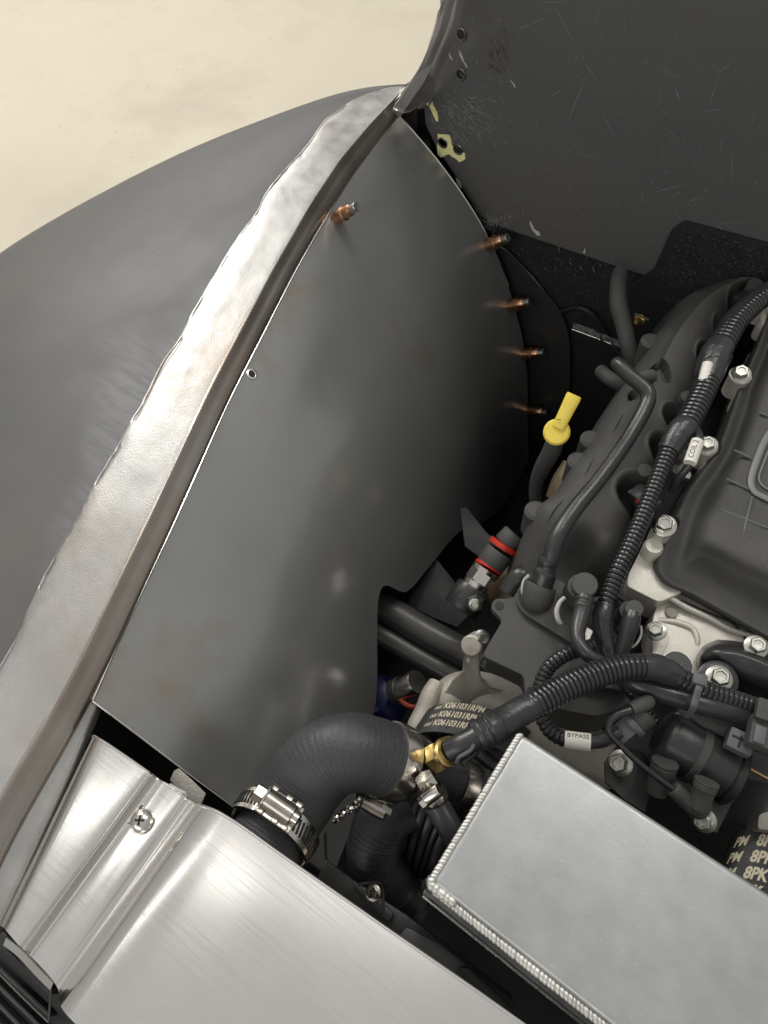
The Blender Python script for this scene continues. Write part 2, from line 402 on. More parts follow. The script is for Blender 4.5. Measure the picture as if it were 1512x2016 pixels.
# lower lip under the rail, seen in front of the panel
lipo = [(-40, 1900), (0, 1817), (93, 1617), (148, 1498), (192, 1389), (235, 1300), (300, 1150)]
lipi = [(-80, 1850), (-20, 1720), (66, 1560), (120, 1460), (166, 1380), (220, 1265), (280, 1132)]
nn = 40
LO = smooth_px(lipo, nn, .980, 10); LI = smooth_px([(-60, 1822), (0, 1680), (74, 1550), (174, 1376), (226, 1262), (288, 1130)], nn, .9855, 10)
fen.part('lower_lip', surf([[LI[i], LI[i].lerp(LO[i], .5), LO[i], LO[i] + V((0, 0, -.006))] for i in range(nn)], 12, 60, None, .0016), weld_m)
# outer skin
ridge = [(-420, 1000), (-300, 800), (-120, 600), (0, 495), (150, 406), (300, 327), (420, 272), (520, 236), (560, 222), (596, 207), (649, 189), (678, 180), (721, 171), (756, 168), (800, 166), (840, 170)]
n2 = 40
RA = smooth_px([(x+16, y+8) for x, y in rag], n2, .9965, 4); R0 = smooth_px(ridge, n2, .95, 6)
rows = []
for i in range(n2):
    a, r0 = RA[i], R0[i]
    k_ = CAM + (r0 - CAM)*((CAM.z - .9965)/(CAM.z - .95)); L_ = (k_ - a).length; D_ = min(.067, .32*L_)
    zr = .9965 - D_; r = CAM + (r0 - CAM)*((CAM.z - zr)/(CAM.z - .95))
    o = (r - a); o.z = 0; L_ = o.length; o.normalize()
    q = lambda t: V((a.x + (r.x-a.x)*t, a.y + (r.y-a.y)*t, .9965 - D_*t**2.3))
    rows.append([q(0), q(.25), q(.5), q(.75), q(1.0), V((r.x, r.y, zr-.03)) + o*L_*.03, V((r.x, r.y, zr-.13)) + o*L_*.04, V((r.x, r.y, .60)) + o*L_*.04, V((r.x, r.y, .35)) + o*L_*.03])
sk = fen.part('outer_skin', surf(rows, 70, 120, lambda p, u, v: p + V((0, 0, nz(p, 5, 1)*.0005)), .0012), fender_m)
at_ = sk.data.attributes.new('sanded', 'FLOAT', 'POINT')
vals = []
for k_ in range(len(sk.data.vertices)):
    kk = k_ % (70*120); v_ = (kk//70)/119; u_ = (kk % 70)/69; p_ = sk.data.vertices[k_].co
    e_ = .12 + .05*nz(p_, 14, 3) + .04*nz(p_, 40, 5) - abs(v_-.42)*.42
    vals.append(max(0, min(1, (e_ - u_)*14)))
at_.data.foreach_set('value', vals)
nt = fender_m.node_tree; b_ = nt.nodes['Principled BSDF']; an = nt.nodes.new('ShaderNodeAttribute'); an.attribute_name = 'sanded'
mx = nt.nodes.new('ShaderNodeMix'); mx.data_type = 'RGBA'; old = b_.inputs['Base Color'].links[0].from_socket
sn = nt.nodes.new('ShaderNodeTexNoise'); sn.inputs['Scale'].default_value = 160; tcn = nt.nodes.new('ShaderNodeTexCoord'); mpn = nt.nodes.new('ShaderNodeMapping'); mpn.inputs['Scale'].default_value = (.25, 1.6, 1); mpn.inputs['Rotation'].default_value = (0, 0, .5)
nt.links.new(tcn.outputs['Object'], mpn.inputs[0]); nt.links.new(mpn.outputs[0], sn.inputs['Vector'])
mu = nt.nodes.new('ShaderNodeMath'); mu.operation = 'MULTIPLY'; mr = nt.nodes.new('ShaderNodeMapRange'); mr.inputs[1].default_value = .35; mr.inputs[2].default_value = .6; mr.inputs[3].default_value = .45; mr.inputs[4].default_value = 1
nt.links.new(sn.outputs['Fac'], mr.inputs[0]); nt.links.new(an.outputs['Fac'], mu.inputs[0]); nt.links.new(mr.outputs[0], mu.inputs[1])
nt.links.new(mu.outputs[0], mx.inputs[0]); nt.links.new(old, mx.inputs[6]); mx.inputs[7].default_value = (.16, .16, .163, 1); nt.links.new(mx.outputs[2], b_.inputs['Base Color'])
# inner apron dropping from the rail, hidden in the dark
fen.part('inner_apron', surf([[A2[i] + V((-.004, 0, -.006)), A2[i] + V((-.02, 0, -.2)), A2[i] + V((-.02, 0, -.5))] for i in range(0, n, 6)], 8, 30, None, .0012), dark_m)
# ================================================================== INNER PANEL
prof = [(0, 0), (.028, -.020), (.052, -.0400), (.079, -.067), (.104, -.099), (.126, -.138), (.145, -.185), (.160, -.235), (.173, -.30), (.182, -.37), (.188, -.43)]
rail_pts = [(-.2315, -.0125), (-.244, .03), (-.2575, .065), (-.2775, .112), (-.300, .179), (-.31, .205), (-.3215, .245), (-.342, .317), (-.358, .378), (-.3735, .438), (-.3815, .490), (-.3885, .542)]
PE = smooth_px([(x+4, y+2) for x, y in foot], 400, .985)
def xat(y):
    q = min(PE, key=lambda a: abs(a.y - y)); return q.x
rail_pts = [(xat(y), y) for x, y in rail_pts]
ends = [.145, .148, .142, .142, .127, .143, .152, .165, .178, .185, .188, .188]
def prof_at(t):
    for (a, za), (b, zb) in zip(prof, prof[1:]):
        if t <= b: 
            return za + (zb-za)*(t-a)/(b-a)
    return prof[-1][1]
ppf = resample([V((a, 0, z)) for a, z in prof], 200)
def prof_s(t):
    for i in range(199):
        if ppf[i+1].x >= t:
            k = (t-ppf[i].x)/(ppf[i+1].x-ppf[i].x); return ppf[i].z*(1-k) + ppf[i+1].z*k
    return ppf[-1].z
rows = []
for (x, y), e in zip(rail_pts, ends):
    rows.append([V((x + t*e, y, .985 + prof_s(t*e))) for t in [k/8 for k in range(9)]])
inner = Thing('inner_fender_panel', 'smooth dark grey steel sheet curving down beside the rail, pinned with copper fasteners', 'metal panel', P(400, 1100, .93))
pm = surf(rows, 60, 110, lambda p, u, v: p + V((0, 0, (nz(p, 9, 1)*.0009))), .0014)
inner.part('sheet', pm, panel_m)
# bright sheared edge: along the rail and the front
def edge_strip(pts, r=.0008):
    return sweep([(p, r) for p in pts], 8)
g = pm.grid
inner.part('sheared_edge', edge_strip([g[i][0] + V((0, 0, .0001)) for i in range(110)], .0009), edge_m)
inner.part('sheared_edge', edge_strip([g[0][j] + V((0, -.0003, 0)) for j in range(60)], .0007), edge_m)
inner.part('sheared_edge', edge_strip([g[-1][j] + V((0, .0003, .0)) for j in range(42)], .0008), edge_m)
def on_panel(px, py):
    best = None; d = ray(px, py).normalized()
    for i in range(110):
        for j in range(60):
            q = g[i][j] - CAM; e = (q - d*q.dot(d)).length
            if best is None or e < best[0]: best = (e, i, j)
    return g[best[1]][best[2]], pm.nr[best[1]][best[2]]*pm.sgn
p, nrm = on_panel(494, 741)
inner.part('rivet_hole', lathe([(.0042, 0), (.0042, .0006), (.0030, .0009), (.0024, .0004)], p, nrm, 20), edge_m)
inner.part('rivet_hole_core', lathe([(.0025, 0), (.0024, .0007)], p, nrm, 16), dark_m)
# ---- clecos
def cleco_proto():
    t = Thing('cleco_fastener', '', 'fastener', (0, 0, 0), 'copper temporary sheet fasteners')
    body = lathe([(.0045, 0), (.0058, .0012), (.0058, .0085), (.0064, .0092), (.0064, .0112), (.0055, .0118), (.0055, .0175), (.0046, .019)], n=24)
    t.part('body', body, copper_m)
    t.part('collar', lathe([(.0060, .0092), (.0068, .0096), (.0068, .0106), (.0060, .0110)], n=24), copper_m)
    t.part('plunger_tip', lathe([(.0040, .0185), (.0042, .0240), (.0036, .0246), (.0012, .0244)], n=20), zinc_m)
    return t.o
cp = cleco_proto()
cl = [(661, 429, 'copper fastener highest on the panel, beside the rail', None), (958, 484, 'copper fastener at the corner where panel meets firewall carpet', None),
      (1000, 598, 'copper fastener second from top down the panel rear edge', None), (1030, 701, 'dim copper fastener level with the crinkled black seam', None), (1042, 802, 'lowest and dimmest copper fastener, left of the yellow dipstick', None)]
for i, (px, py, lb, _) in enumerate(cl):
    o = cp if i == 0 else copy_tree(cp)
    p, nrm = on_panel(px, py)
    nrm = (nrm + (V((.1, .0, .25)) if i else V((.45, -.05, 0))) + V((random.uniform(-.12, .12), random.uniform(-.12, .12), random.uniform(-.1, .1)))).normalized()
    o['label'] = lb; o.location = p - nrm*.001; o.scale = (.92, .92, 1.22) if i == 0 else (1.08, 1.08, 1.08); o.rotation_mode = 'QUATERNION'; o.rotation_quaternion = UP.rotation_difference(nrm)
# ================================================================== COWL EDGE + FIREWALL
YF = .555
def FW(px, py, dy=0): return PY(px, py, YF + dy)
fw = Thing('firewall', 'matte black scratched firewall panel with primer chips and nut holes', 'firewall', FW(1200, 300))
out = [(905, -60), (893, 40), (872, 110), (848, 160), (834, 200), (838, 245), (858, 288), (895, 345), (925, 395), (942, 425), (1000, 452), (1100, 486), (1200, 520), (1281, 546), (1296, 520), (1318, 468), (1340, 444), (1420, 466), (1512, 490), (1620, 515), (1700, -60)]
fw.part('panel', prism([FW(a, b) for a, b in out], (0, .003, 0), .0006), fw_m, smooth=False)
fw.part('return_flange', prism([FW(a, b, .004) for a, b in [(905, -60), (893, 40), (872, 110), (848, 160), (834, 200), (838, 245), (858, 288), (895, 345), (925, 395), (940, 440), (960, 380), (920, 100)]], (0, .02, 0), 0), dm_m, smooth=False)
def nuthole(px, py):
    p = FW(px, py)
    o = fw.part('rivet_nut', lathe([(.0054, 0), (.0054, .0008), (.0047, .0013), (.0038, .0010), (.0036, -.0008)], p, (0, -1, 0), 24, cap=False), mat('rivet_nut_steel', (.16, .15, .13), .8, .35))
    fw.part('bore', lathe([(.0037, .0), (.0037, .0004)], p, (0, -1, 0), 18), dark_m, parent=o)
for q in [(908, 67), (907, 146), (872, 281), (902, 294)]: nuthole(*q)
def chip(thing, pix, m_=prim_m, t=.0004, name='paint_chip', rough=True):
    pts = []
    n_ = len(pix)
    for i in range(n_):
        a, b = V(pix[i]), V(pix[(i+1) % n_])
        for k in range(3):
            q = a.lerp(b, k/3); q += V((nz((q.x, q.y, 0), .11, 3), nz((q.x, q.y, 4), .11, 7)))*3.0; pts.append(FW(q.x, q.y, -t))
    mb = prism(pts, (0, t*.9, 0), 0)
    return thing.part(name, mb, m_, smooth=False)
chip(fw, [(862, 265), (884, 266), (890, 285), (898, 300), (917, 302), (915, 312), (905, 321), (893, 312), (884, 304), (868, 308), (861, 300)])
chip(fw, [(841, 168), (847, 172), (845, 190), (843, 208), (835, 203), (834, 186)])
chip(fw, [(849, 200), (856, 214), (863, 238), (857, 236), (846, 210)])
for q in [[(1041, 436), (1046, 438), (1052, 452), (1062, 456), (1063, 465), (1055, 462), (1046, 450)], [(902, 98), (908, 104), (913, 120), (919, 133), (916, 133), (907, 112)], [(882, 103), (886, 108), (892, 118), (889, 118)],
          [(897, 350), (906, 356), (909, 368), (905, 371), (899, 362)], [(1005, 155), (1010, 162), (1016, 172), (1012, 170)], [(1148, 497), (1150, 487), (1152, 499)], [(904, 76), (912, 78), (908, 82)], [(902, 153), (909, 156), (903, 159)]]:
    chip(fw, q, mat('pale_primer', (.50, .49, .42), 0, .6), .0003, 'scratch_mark')
# fine scuffs, too many to count, as thin real slivers
random.seed(11)
mb = MB()
def sliver(x, y, ang, ln, wd, bend=.1):
    pts = []
    dx, dy = math.cos(ang), math.sin(ang); k_ = random.uniform(-bend, bend)
    left = []; rgt = []
    for i in range(6):
        t = i/5; px = x + dx*ln*t - dy*k_*ln*t*t; py = y + dy*ln*t + dx*k_*ln*t*t; ww = wd*math.sin(math.pi*(t*.9+.05))*random.uniform(.5, 1)
        left.append(FW(px - dy*ww, py + dx*ww, -.00045)); rgt.append(FW(px + dy*ww, py - dx*ww, -.00045))
    mb.add(left + rgt, [(i, i+1, 6+i+1, 6+i) for i in range(5)])
for _ in range(150): sliver(random.gauss(915, 28), random.gauss(222, 26), random.gauss(.75, .35), random.uniform(12, 34), .5)
for _ in range(50): sliver(random.uniform(875, 1000), random.uniform(20, 260), random.uniform(.2, 2.6), random.uniform(3, 16), .45)
for _ in range(110): sliver(random.gauss(958, 22), random.gauss(432, 9), random.gauss(1.1, .6), random.uniform(5, 18), .5)
for _ in range(75): sliver(random.uniform(1000, 1500), random.uniform(10, 450), random.gauss(1.3, .8), random.uniform(8, 42), .36)
for _ in range(30): sliver(random.uniform(1090, 1275), random.uniform(470, 530), random.gauss(1.4, .3), random.uniform(4, 14), .4)
for x0, y0, a, l_ in [(893, 55, 1.9, 60), (880, 90, 1.95, 55), (872, 120, 1.9, 40), (1092, 10, 1.15, 95), (1140, 100, 1.1, 70), (1185, 225, .95, 55), (1328, 160, 1.4, 48), (1455, 112, 2.5, 60), (1412, 150, 1.75, 78), (1150, 155, 1.9, 110), (1110, 175, 2.7, 40), (1060, 4, 0.0, 60), (1020, 58, -.4, 62), (1345, 400, -.35, 50), (1285, 380, -.3, 75), (1440, 300, 1.45, 60)]:
    sliver(x0, y0, a, l_, .55, .12)
sm0 = mb; mb = MB()
for _ in range(110): sliver(random.gauss(975, 14), random.gauss(105, 26), random.gauss(1.1, .3), random.uniform(6, 20), .7)
fw.part('brown_smear', mb, mat('brown_scuff', (.12, .10, .07), 0, .6), smooth=False, kind='stuff')
mb = sm0
fw.part('fine_scratches', mb, scuff_m, smooth=False, kind='stuff')
# brownish smear
# cowl edge strip
ce_l = [(885, -60), (871, 0), (860, 50), (843, 96), (826, 134), (805, 166), (788, 192), (775, 211)]
ce_r = [(912, -60), (899, 2), (885, 60), (866, 105), (852, 140), (848, 160), (843, 180), (834, 200)]
def zc(i): return 1.13 - .128*i/7
rows = []
for i in range(8):
    a = P(*ce_l[i], zc(i)); b = P(*ce_r[i], zc(i) - .004); mdl = a.lerp(b, .5) + V((.0, -.002, .004))
    rows.append([a + V((.002, .004, -.012)), a, a.lerp(b, .25) + V((0, -.001, .003)), mdl, a.lerp(b, .78) + V((0, 0, .0015)), b, b + V((.001, .006, -.006))])
rows.append([P(780, 219, .992), P(778, 216, 1.000), P(784, 221, 1.002), P(795, 223, 1.003), P(808, 220, 1.002), P(822, 212, .999), P(824, 213, .993)])
cow = surf(rows, 26, 60, None, .0015)
single('cowl_edge', 'pale grey rolled cowl edge ending in a rounded tip above the rail', 'body panel', cow, chrome_m)
# carpet behind and below the firewall panel
def carp(pix, dy, d): return prism([FW(a, b, dy) for a, b in pix], (0, d, 0), .002)
ins = Thing('sound_insulation', 'black fibrous insulation mat below the firewall panel', 'insulation', FW(1250, 560))
ins.part('upper_mat', carp([(1250, 560), (1286, 530), (1320, 455), (1345, 438), (1420, 458), (1530, 488), (1620, 510), (1620, 760), (1250, 760)], -.004, .008), carpet_m)
ins.part('side_mat', carp([(938, 438), (1000, 448), (1100, 480), (1200, 514), (1300, 548), (1300, 900), (1060, 900), (960, 560)], .0035, .008), carpet_m)
single('footwell_panel', 'dark steel panel continuing behind the row of copper fasteners', 'metal panel', surf([[FW(935, 425, -.002), FW(962, 470, -.003), FW(1005, 500, -.004), FW(1050, 545, -.002)],
  [FW(960, 540, -.001), FW(1010, 560, -.001), FW(1070, 590, -.002), FW(1108, 625, -.003)], [FW(985, 680, -.001), FW(1030, 690, -.001), FW(1090, 700, -.002), FW(1122, 712, -.004)],
  [FW(985, 840, -.001), FW(1035, 840, -.001), FW(1085, 835, -.002), FW(1112, 830, -.004)], [FW(960, 980, -.001), FW(1010, 975, -.001), FW(1050, 965, -.002), FW(1075, 955, -.003)]], 24, 40, None, .0012, out=(0, -1, 0)), mat('dark_wrapped_sheet', (.10, .10, .098), .7, .3, .1, 8), group=None)
mb = MB(); random.seed(5)
for _ in range(5200):
    x, y = random.uniform(950, 1512), random.uniform(436, 640)
    if x > 1290:
        if y < 443 + (x-1345)*.265 or (x < 1345 and y < 545 - (x-1290)*1.9): continue
        dy = -.0045
    else:
        if y < 440 + (x-940)*.308: continue
        dy = .003
    if y > 560 and random.random() < .5: continue
    p = FW(x, y, dy); d = V((random.uniform(-1, 1), random.uniform(-.9, -.1), random.uniform(-1, 1))).normalized()*random.uniform(.0012, .0030)
    s = d.orthogonal().normalized()*.00022
    mb.add([p - s, p + s, p + d], [(0, 1, 2)])
ins.part('fibres', mb, tuft_m, smooth=False, kind='stuff')
# bay enclosure; near-black bottom sheet added so no bright ground shows in gaps
def plain(name, label, cat, mb, m_, **k): return single(name, label, cat, mb, m_, **k)
single('bay_blackout_sheet', None, None, prism([V(q) for q in [(-.42, -.22, .50), (.5, -.22, .50), (.5, .62, .50), (-.42, .62, .50)]], (0, 0, -.02), 0), dark_m, kind='structure', smooth=False)
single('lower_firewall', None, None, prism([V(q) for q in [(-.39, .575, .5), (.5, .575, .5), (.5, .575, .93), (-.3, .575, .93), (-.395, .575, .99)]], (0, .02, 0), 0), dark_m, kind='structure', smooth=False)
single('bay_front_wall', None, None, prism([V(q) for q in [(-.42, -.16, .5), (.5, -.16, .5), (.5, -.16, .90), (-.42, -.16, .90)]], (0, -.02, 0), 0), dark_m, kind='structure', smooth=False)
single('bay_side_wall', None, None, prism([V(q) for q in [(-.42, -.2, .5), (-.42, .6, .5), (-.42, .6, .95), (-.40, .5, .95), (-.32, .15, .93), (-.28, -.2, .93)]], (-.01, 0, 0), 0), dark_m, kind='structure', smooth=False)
single('dark_gap_piece', 'added dark piece filling the shaded gap between fender tip and firewall', 'bracket', ppoly([(815, 250), (828, 246), (842, 250), (852, 300), (840, 320)], .95, .05, .002), dm_m)  # dark piece stands in for the shade in this gap
# ================================================================== RADIATOR COVER
cov = Thing('radiator_cover', 'bright brushed aluminium radiator cover with rolled beads across the near corner', 'cover', P(400, 1800, 1.0))
cb = [(181, 1456, .978), (184, 1450, .986), (200, 1459, .9915), (235, 1482, .9925), (288, 1519, .9915), (296, 1525, .9875), (303, 1530, .9885), (310, 1535, .9930), (320, 1541, .9908), (340, 1552, .991), (360, 1567, .9908),
      (368, 1574, .9885), (377, 1580, .9885), (388, 1585, .9950), (402, 1589, 1.0015), (428, 1599, 1.0050), (475, 1627, 1.0050), (560, 1688, 1.0055), (640, 1744, 1.0055), (749, 1820, 1.0055), (925, 1943, 1.0055), (1001, 1997, 1.0055), (1400, 2280, 1.0055)]
cf = [(0, 1834, .972), (1, 1822, .982), (10, 1830, .9905), (24, 1846, .992), (38, 1862, .9915), (45, 1868, .9885), (51, 1874, .9895), (58, 1881, .9925), (66, 1888, .9912), (85, 1908, .991), (100, 1925, .9908), (108, 1936, .9895)]
B = [P(*q) for q in cb]; F = [P(*q) for q in cf]
off = F[-1] - B[len(F)-1]; off.z = 0
for i in range(len(F), len(B)): F.append(B[i] + off*(1 + .015*(i - len(cf) + 1)))
cm = surf([B, [a.lerp(b, .5) for a, b in zip(B, F)], F], 200, 30, lambda p, u, v: p + V((0, 0, nz(p, 7, 4)*.0005)), .0014, lin_v=True)
cov.part('sheet', cm, alu_m, ang=60)
cov.part('back_edge', edge_strip([q + V((0, .0002, 0)) for q in cm.grid[0]], .0008), edge_m)
# under flange on the front left
uf = [P(12, 1846, .984), P(40, 1868, .982), P(75, 1905, .982), P(105, 1935, .982)]
cov.part('under_flange', surf([[q for q in uf], [q + V((0, -.004, -.003)) for q in uf]], 12, 4, None, .001), alu_r)
sp = P(280, 1617, .9915)
sc = Thing('pan_head_screw', 'domed cross-head screw in the radiator cover', 'screw', sp)
sc.part('head', lathe([(.0062, 0), (.0064, .0006), (.0060, .0018), (.0050, .0030), (.0034, .0040), (.0015, .0044)], sp, UP, 32), ss_m)
X1 = V((.85, .5, 0)).normalized()
cx = MB()
for d in (X1, V((-X1.y, X1.x, 0))):
    b_ = box(sp + V((0, 0, .0041)), .0052, .0013, .0012, d, UP.cross(d), .0003); cx.add(b_.v, b_.f)
sc.part('cross_recess', cx, dark_m)
# grille shroud at the lower left
gs = Thing('grille_shroud', 'glossy black ribbed shroud below the front corner of the aluminium cover', 'shroud', P(60, 1960, .93))
gs.part('body', ppoly([(-80, 1780), (10, 1835), (60, 1890), (130, 1945), (170, 2030), (150, 2120), (-100, 2120)], .93, .12, .003), blk2_m)
gs.part('trim_rib', sweep(path([(-60, 1850, .945, 2.2), (0, 1918, .945, 2.2), (60, 1978, .945, 2.2), (96, 2012, .945, 2.4)]), 8), mat('worn_black_edge', (.10, .10, .09), .3, .35))
gs.part('trim_rib', sweep(path([(103, 1925, .965, 2.0), (100, 1955, .955, 2.0), (96, 2008, .945, 2.2)]), 8), MATS['worn_black_edge'])
for k in range(4):
    gs.part('louvre', ppoly([(-60, 1845+k*34), (100-k*5, 1995+k*36), (96-k*5, 2004+k*36), (-60, 1858+k*34)], .938, .02, .001), blk2_m)
gs.part('upper_step', ppoly([(0, 1872), (14, 1866), (102, 1944), (98, 1960)], .955, .02, .001), blk2_m)
# things in the gap behind cover
hr = P(300, 1470, .85)
ring = Thing('headlight_bucket', 'dim rounded bucket rim in the gap under the grey panel', 'bucket', hr)
ring.part('rim', sweep([(hr + V((math.cos(t)*.034, math.sin(t)*.034, 0)), .0035) for t in [2*math.pi*k/40 for k in range(41)]], 10), castd_m)
ring.part('bowl', lathe([(.032, -.002), (.026, -.016), (.012, -.024)], hr, UP, 32), dm_m)
single('mounting_tab', 'beige steel tab poking out between panel and aluminium cover', 'bracket', ppoly([(334, 1535), (342, 1517), (352, 1512), (378, 1535), (405, 1562), (395, 1585), (360, 1570)], .955, .002, .0006), castd_m)
single('zip_tie_stub', 'small clear tie stub behind the cover edge', 'tie', sweep(path([(335, 1545, .99, 3), (352, 1556, .992, 3), (366, 1563, .992, 3), (366, 1575, .985, 3)]), 8), clear_m)
# ================================================================== EXPANSION TANK
tk = Thing('expansion_tank', 'dull silver welded aluminium coolant tank with rope-like weld beads', 'coolant tank', P(1100, 1700, .95))
A = P(850, 1738, 1.0); Bp = P(1028, 1444, 1.0); Cp = P(1512, 1758, 1.0)
ud = V((1, 0, 0)); 
bd = (Cp - Bp); bd.z = 0; bd.normalize()
D1 = P(1200, 2016, 1.0); ad = (D1 - A); ad.z = 0; ad.normalize()
Cq = Bp + bd*.30; Dq = A + ad*.30
tk.part('top_plate', prism([A, Dq, Cq, Bp], (0, 0, -.012), .0032, 4), tank_m)
tk.part('upper_body', prism([A.lerp(Bp, .01) + V((.0015, .001, -.006)), Dq + V((0, .001, -.006)), Cq + V((0, -.001, -.006)), Bp + V((.0015, -.001, -.006))], (0, 0, -.045), .004, 3), tanks_m)
tk.part('lower_flange', prism([A + V((-.002, -.0065, -.014)), Dq + V((0, -.0065, -.014)), Dq + V((0, .02, -.014)), A + V((-.002, .02, -.014))], (0, 0, -.0035), .0012, 2), mat('tank_front_darkened', (.10, .10, .10), .9, .22, .3, 40))  # bare aluminium coloured near black to hold its dark reflection
tk.part('lower_body', prism([A + V((.0, -.0045, -.017)), Dq + V((0, -.0045, -.017)), Dq + V((0, .03, -.017)), A + V((.0, .03, -.017))], (0, 0, -.05), .004, 3), mat('tank_front_darkened', (.10, .10, .10), .9, .22, .3, 40))
def beads(p0, p1, pitch, r, seed, lean):
    mb = MB(); L_ = (p1-p0).length; n_ = int(L_/pitch); d = (p1-p0).normalized(); s = d.cross(UP)
    random.seed(seed)
    for k in range(n_):
        c = p0 + d*(k+.5+random.uniform(-.2, .2))*pitch + V((0, 0, nz((k, 0, 0), .3, seed)*.0004)); rr = r*(random.uniform(.88, 1.1) + .12*math.sin(k*.21 + seed)); vs = []; fs = []
        dd = (d + s*lean).normalized(); ss = dd.cross(UP)
        nu_, nv_ = 10, 6
        for i in range(nv_+1):
            ph = math.pi*i/nv_
            for j in range(nu_):
                th = 2*math.pi*j/nu_; vs.append(c + dd*math.sin(ph)*math.cos(th)*pitch*1.25 + ss*math.sin(ph)*math.sin(th)*rr*1.05 + UP*math.cos(ph)*rr*.62)
        for i in range(nv_):
            for j in range(nu_): fs.append((i*nu_+j, i*nu_+(j+1) % nu_, (i+1)*nu_+(j+1) % nu_, (i+1)*nu_+j))
        mb.add(vs, fs)
    return mb
o_ = V((-.0006, 0, -.0008))
tk.part('side_weld', beads(A + o_, Bp + o_, .0019, .0016, 1, .8), bead_m, kind='stuff')
tk.part('front_weld', beads(A + V((.002, -.0018, -.003)), Dq + V((0, -.0018, -.003)), .0021, .0018, 2, .9), bead_m, kind='stuff')
tk.part('corner_weld', beads(A + V((-.0002, -.0008, -.0015)), A + V((.013, -.0012, -.0015)), .0022, .0026, 3, .2), bead_m)
tk.part('lower_rim', sweep([(A + V((-.001, -.0068, -.0135)), .0009), (Dq + V((0, -.0068, -.0135)), .0009)], 8), tanks_m)
tk.part('vertical_corner', sweep([(A + V((.001, .001, -.004)), .0042), (A + V((-.0005, -.001, -.03)), .005), (A + V((-.001, -.001, -.06)), .0055)], 14), tanks_m)
# dark plates between cover and tank
fan = Thing('fan_shroud', 'dark plastic fan shroud plates low between cover and tank', 'shroud', P(800, 1900, .85))
fan.part('plate', ppoly([(800, 1825), (870, 1860), (925, 1905), (905, 1945), (850, 1910), (770, 1860)], .91, .01, .001), mat('shroud_grey', (.07, .07, .07), .2, .35))
fan.part('plate', ppoly([(640, 1690), (700, 1735), (800, 1800), (900, 1875), (1010, 1960), (1010, 2030), (900, 1960), (740, 1840), (620, 1740)], .90, .05, .002), dm_m)
fan.part('rib', ppoly([(905, 1905), (925, 1905), (1010, 1985), (1000, 2010), (920, 1950)], .925, .02, .001), dm_m)
fan.part('rib', ppoly([(690, 1735), (730, 1752), (775, 1800), (765, 1815), (720, 1775)], .915, .02, .001), blk2_m)
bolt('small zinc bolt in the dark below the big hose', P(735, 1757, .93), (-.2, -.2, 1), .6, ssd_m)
# ================================================================== RADIATOR HOSE AND CLAMPS
HZ = .968
hp = path([(508, 1684, .967, 77), (545, 1628, .966, 77), (580, 1574, .967, 78), (610, 1527, .971, 79), (648, 1493, .975, 78), (692, 1481, .976, 76), (735, 1487, .971, 73), (770, 1499, .965, 71)])
hose = Thing('radiator_hose', 'thick black rubber radiator hose bent down to the aluminium cover', 'hose', P(650, 1500, .93))
def wave(pts, amp=.0004, pitch=.0042):
    out_ = []
    for i, (p, r) in enumerate(even(pts, pitch/8)): out_.append((p, r + amp*math.sin(i*2*math.pi/8)*(.6+.6*nz(p, 90, 3))))
    return out_
hmb = sweep(wave(hp, .00006, .0024), 72)
hmb.v = [p + V((0, 0, 1))*nz(p, 120, 2)*.0002 + V((nz(p, 260, 5), nz(p, 260, 6), 0))*.00012 for p in hmb.v]
hose.part('hose_wall', hmb, rub_m, ang=70)
def band(c, axis, r, w_, t=.0008, n=56):
    return lathe([(r, -w_/2), (r+t, -w_/2), (r+t*1.35, 0), (r+t, w_/2), (r, w_/2)], c, axis, n, cap=False)
# clamp at the cover
cA = P(540, 1630, .968); axA = (P(500, 1690, .974) - P(572, 1585, .963)).normalized(); rA = RP(87, cA)
c1 = Thing('hose_clamp', 'large stainless worm clamp on the hose at the aluminium cover edge', 'hose clamp', cA, 'stainless worm-drive hose clamps')
c1.part('band', band(cA, axA, rA, .0125, .0012), ss_m)
side = axA.cross(UP).normalized(); topv = side.cross(axA).normalized()
if topv.z < 0: topv = -topv
def around(a, rr, dz=0): return cA + (topv*math.cos(a) + side*math.sin(a))*rr + axA*dz
aw = min([k*.02 - 1.2 for k in range(120)], key=lambda q: (around(q, rA + .004) - CAM).normalized().cross((P(529, 1624, .98) - CAM).normalized()).length)
hp0 = around(aw, rA + .0055); hdir = side*math.cos(aw) - topv*math.sin(aw)
for k in range(26):
    a = -1.25 + k*.1
    if aw-.36 < a < aw+.36: continue
    p = around(a, rA + .0016); nrm = (p - cA).normalized(); tg = nrm.cross(axA)
    c1.part('band_slot', box(p, .0078, .0011, .0006, axA + tg*.28, tg, .0002), dark_m)
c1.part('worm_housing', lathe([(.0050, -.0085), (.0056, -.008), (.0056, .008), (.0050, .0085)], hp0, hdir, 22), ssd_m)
c1.part('saddle', box(around(aw, rA+.0022), .022, .0150, .0018, hdir, axA, .0005), ss_m)
for q in (-.0068, .0068):
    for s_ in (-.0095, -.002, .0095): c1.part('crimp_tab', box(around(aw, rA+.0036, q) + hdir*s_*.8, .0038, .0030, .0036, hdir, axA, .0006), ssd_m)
hsgn = -1 if (hp0 + hdir*.01 - CAM).dot(right) > (hp0 - CAM).dot(right) else 1
hx = lathe([(.0058, 0), (.0062, .001), (.0048, .0015), (.0046, .0065), (.0038, .0070)], hp0 + hdir*hsgn*.0085, hdir*hsgn, sides=6)
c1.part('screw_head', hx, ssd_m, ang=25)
c1.part('screw_collar', lathe([(.0066, 0), (.0068, .0008), (.0060, .0014)], hp0 + hdir*hsgn*.0082, hdir*hsgn, 24), ss_m)
c1.part('screw_end', lathe([(.0040, 0), (.0038, .003), (.0020, .0038)], hp0 - hdir*hsgn*.0085, -hdir*hsgn, 16), ss_m)
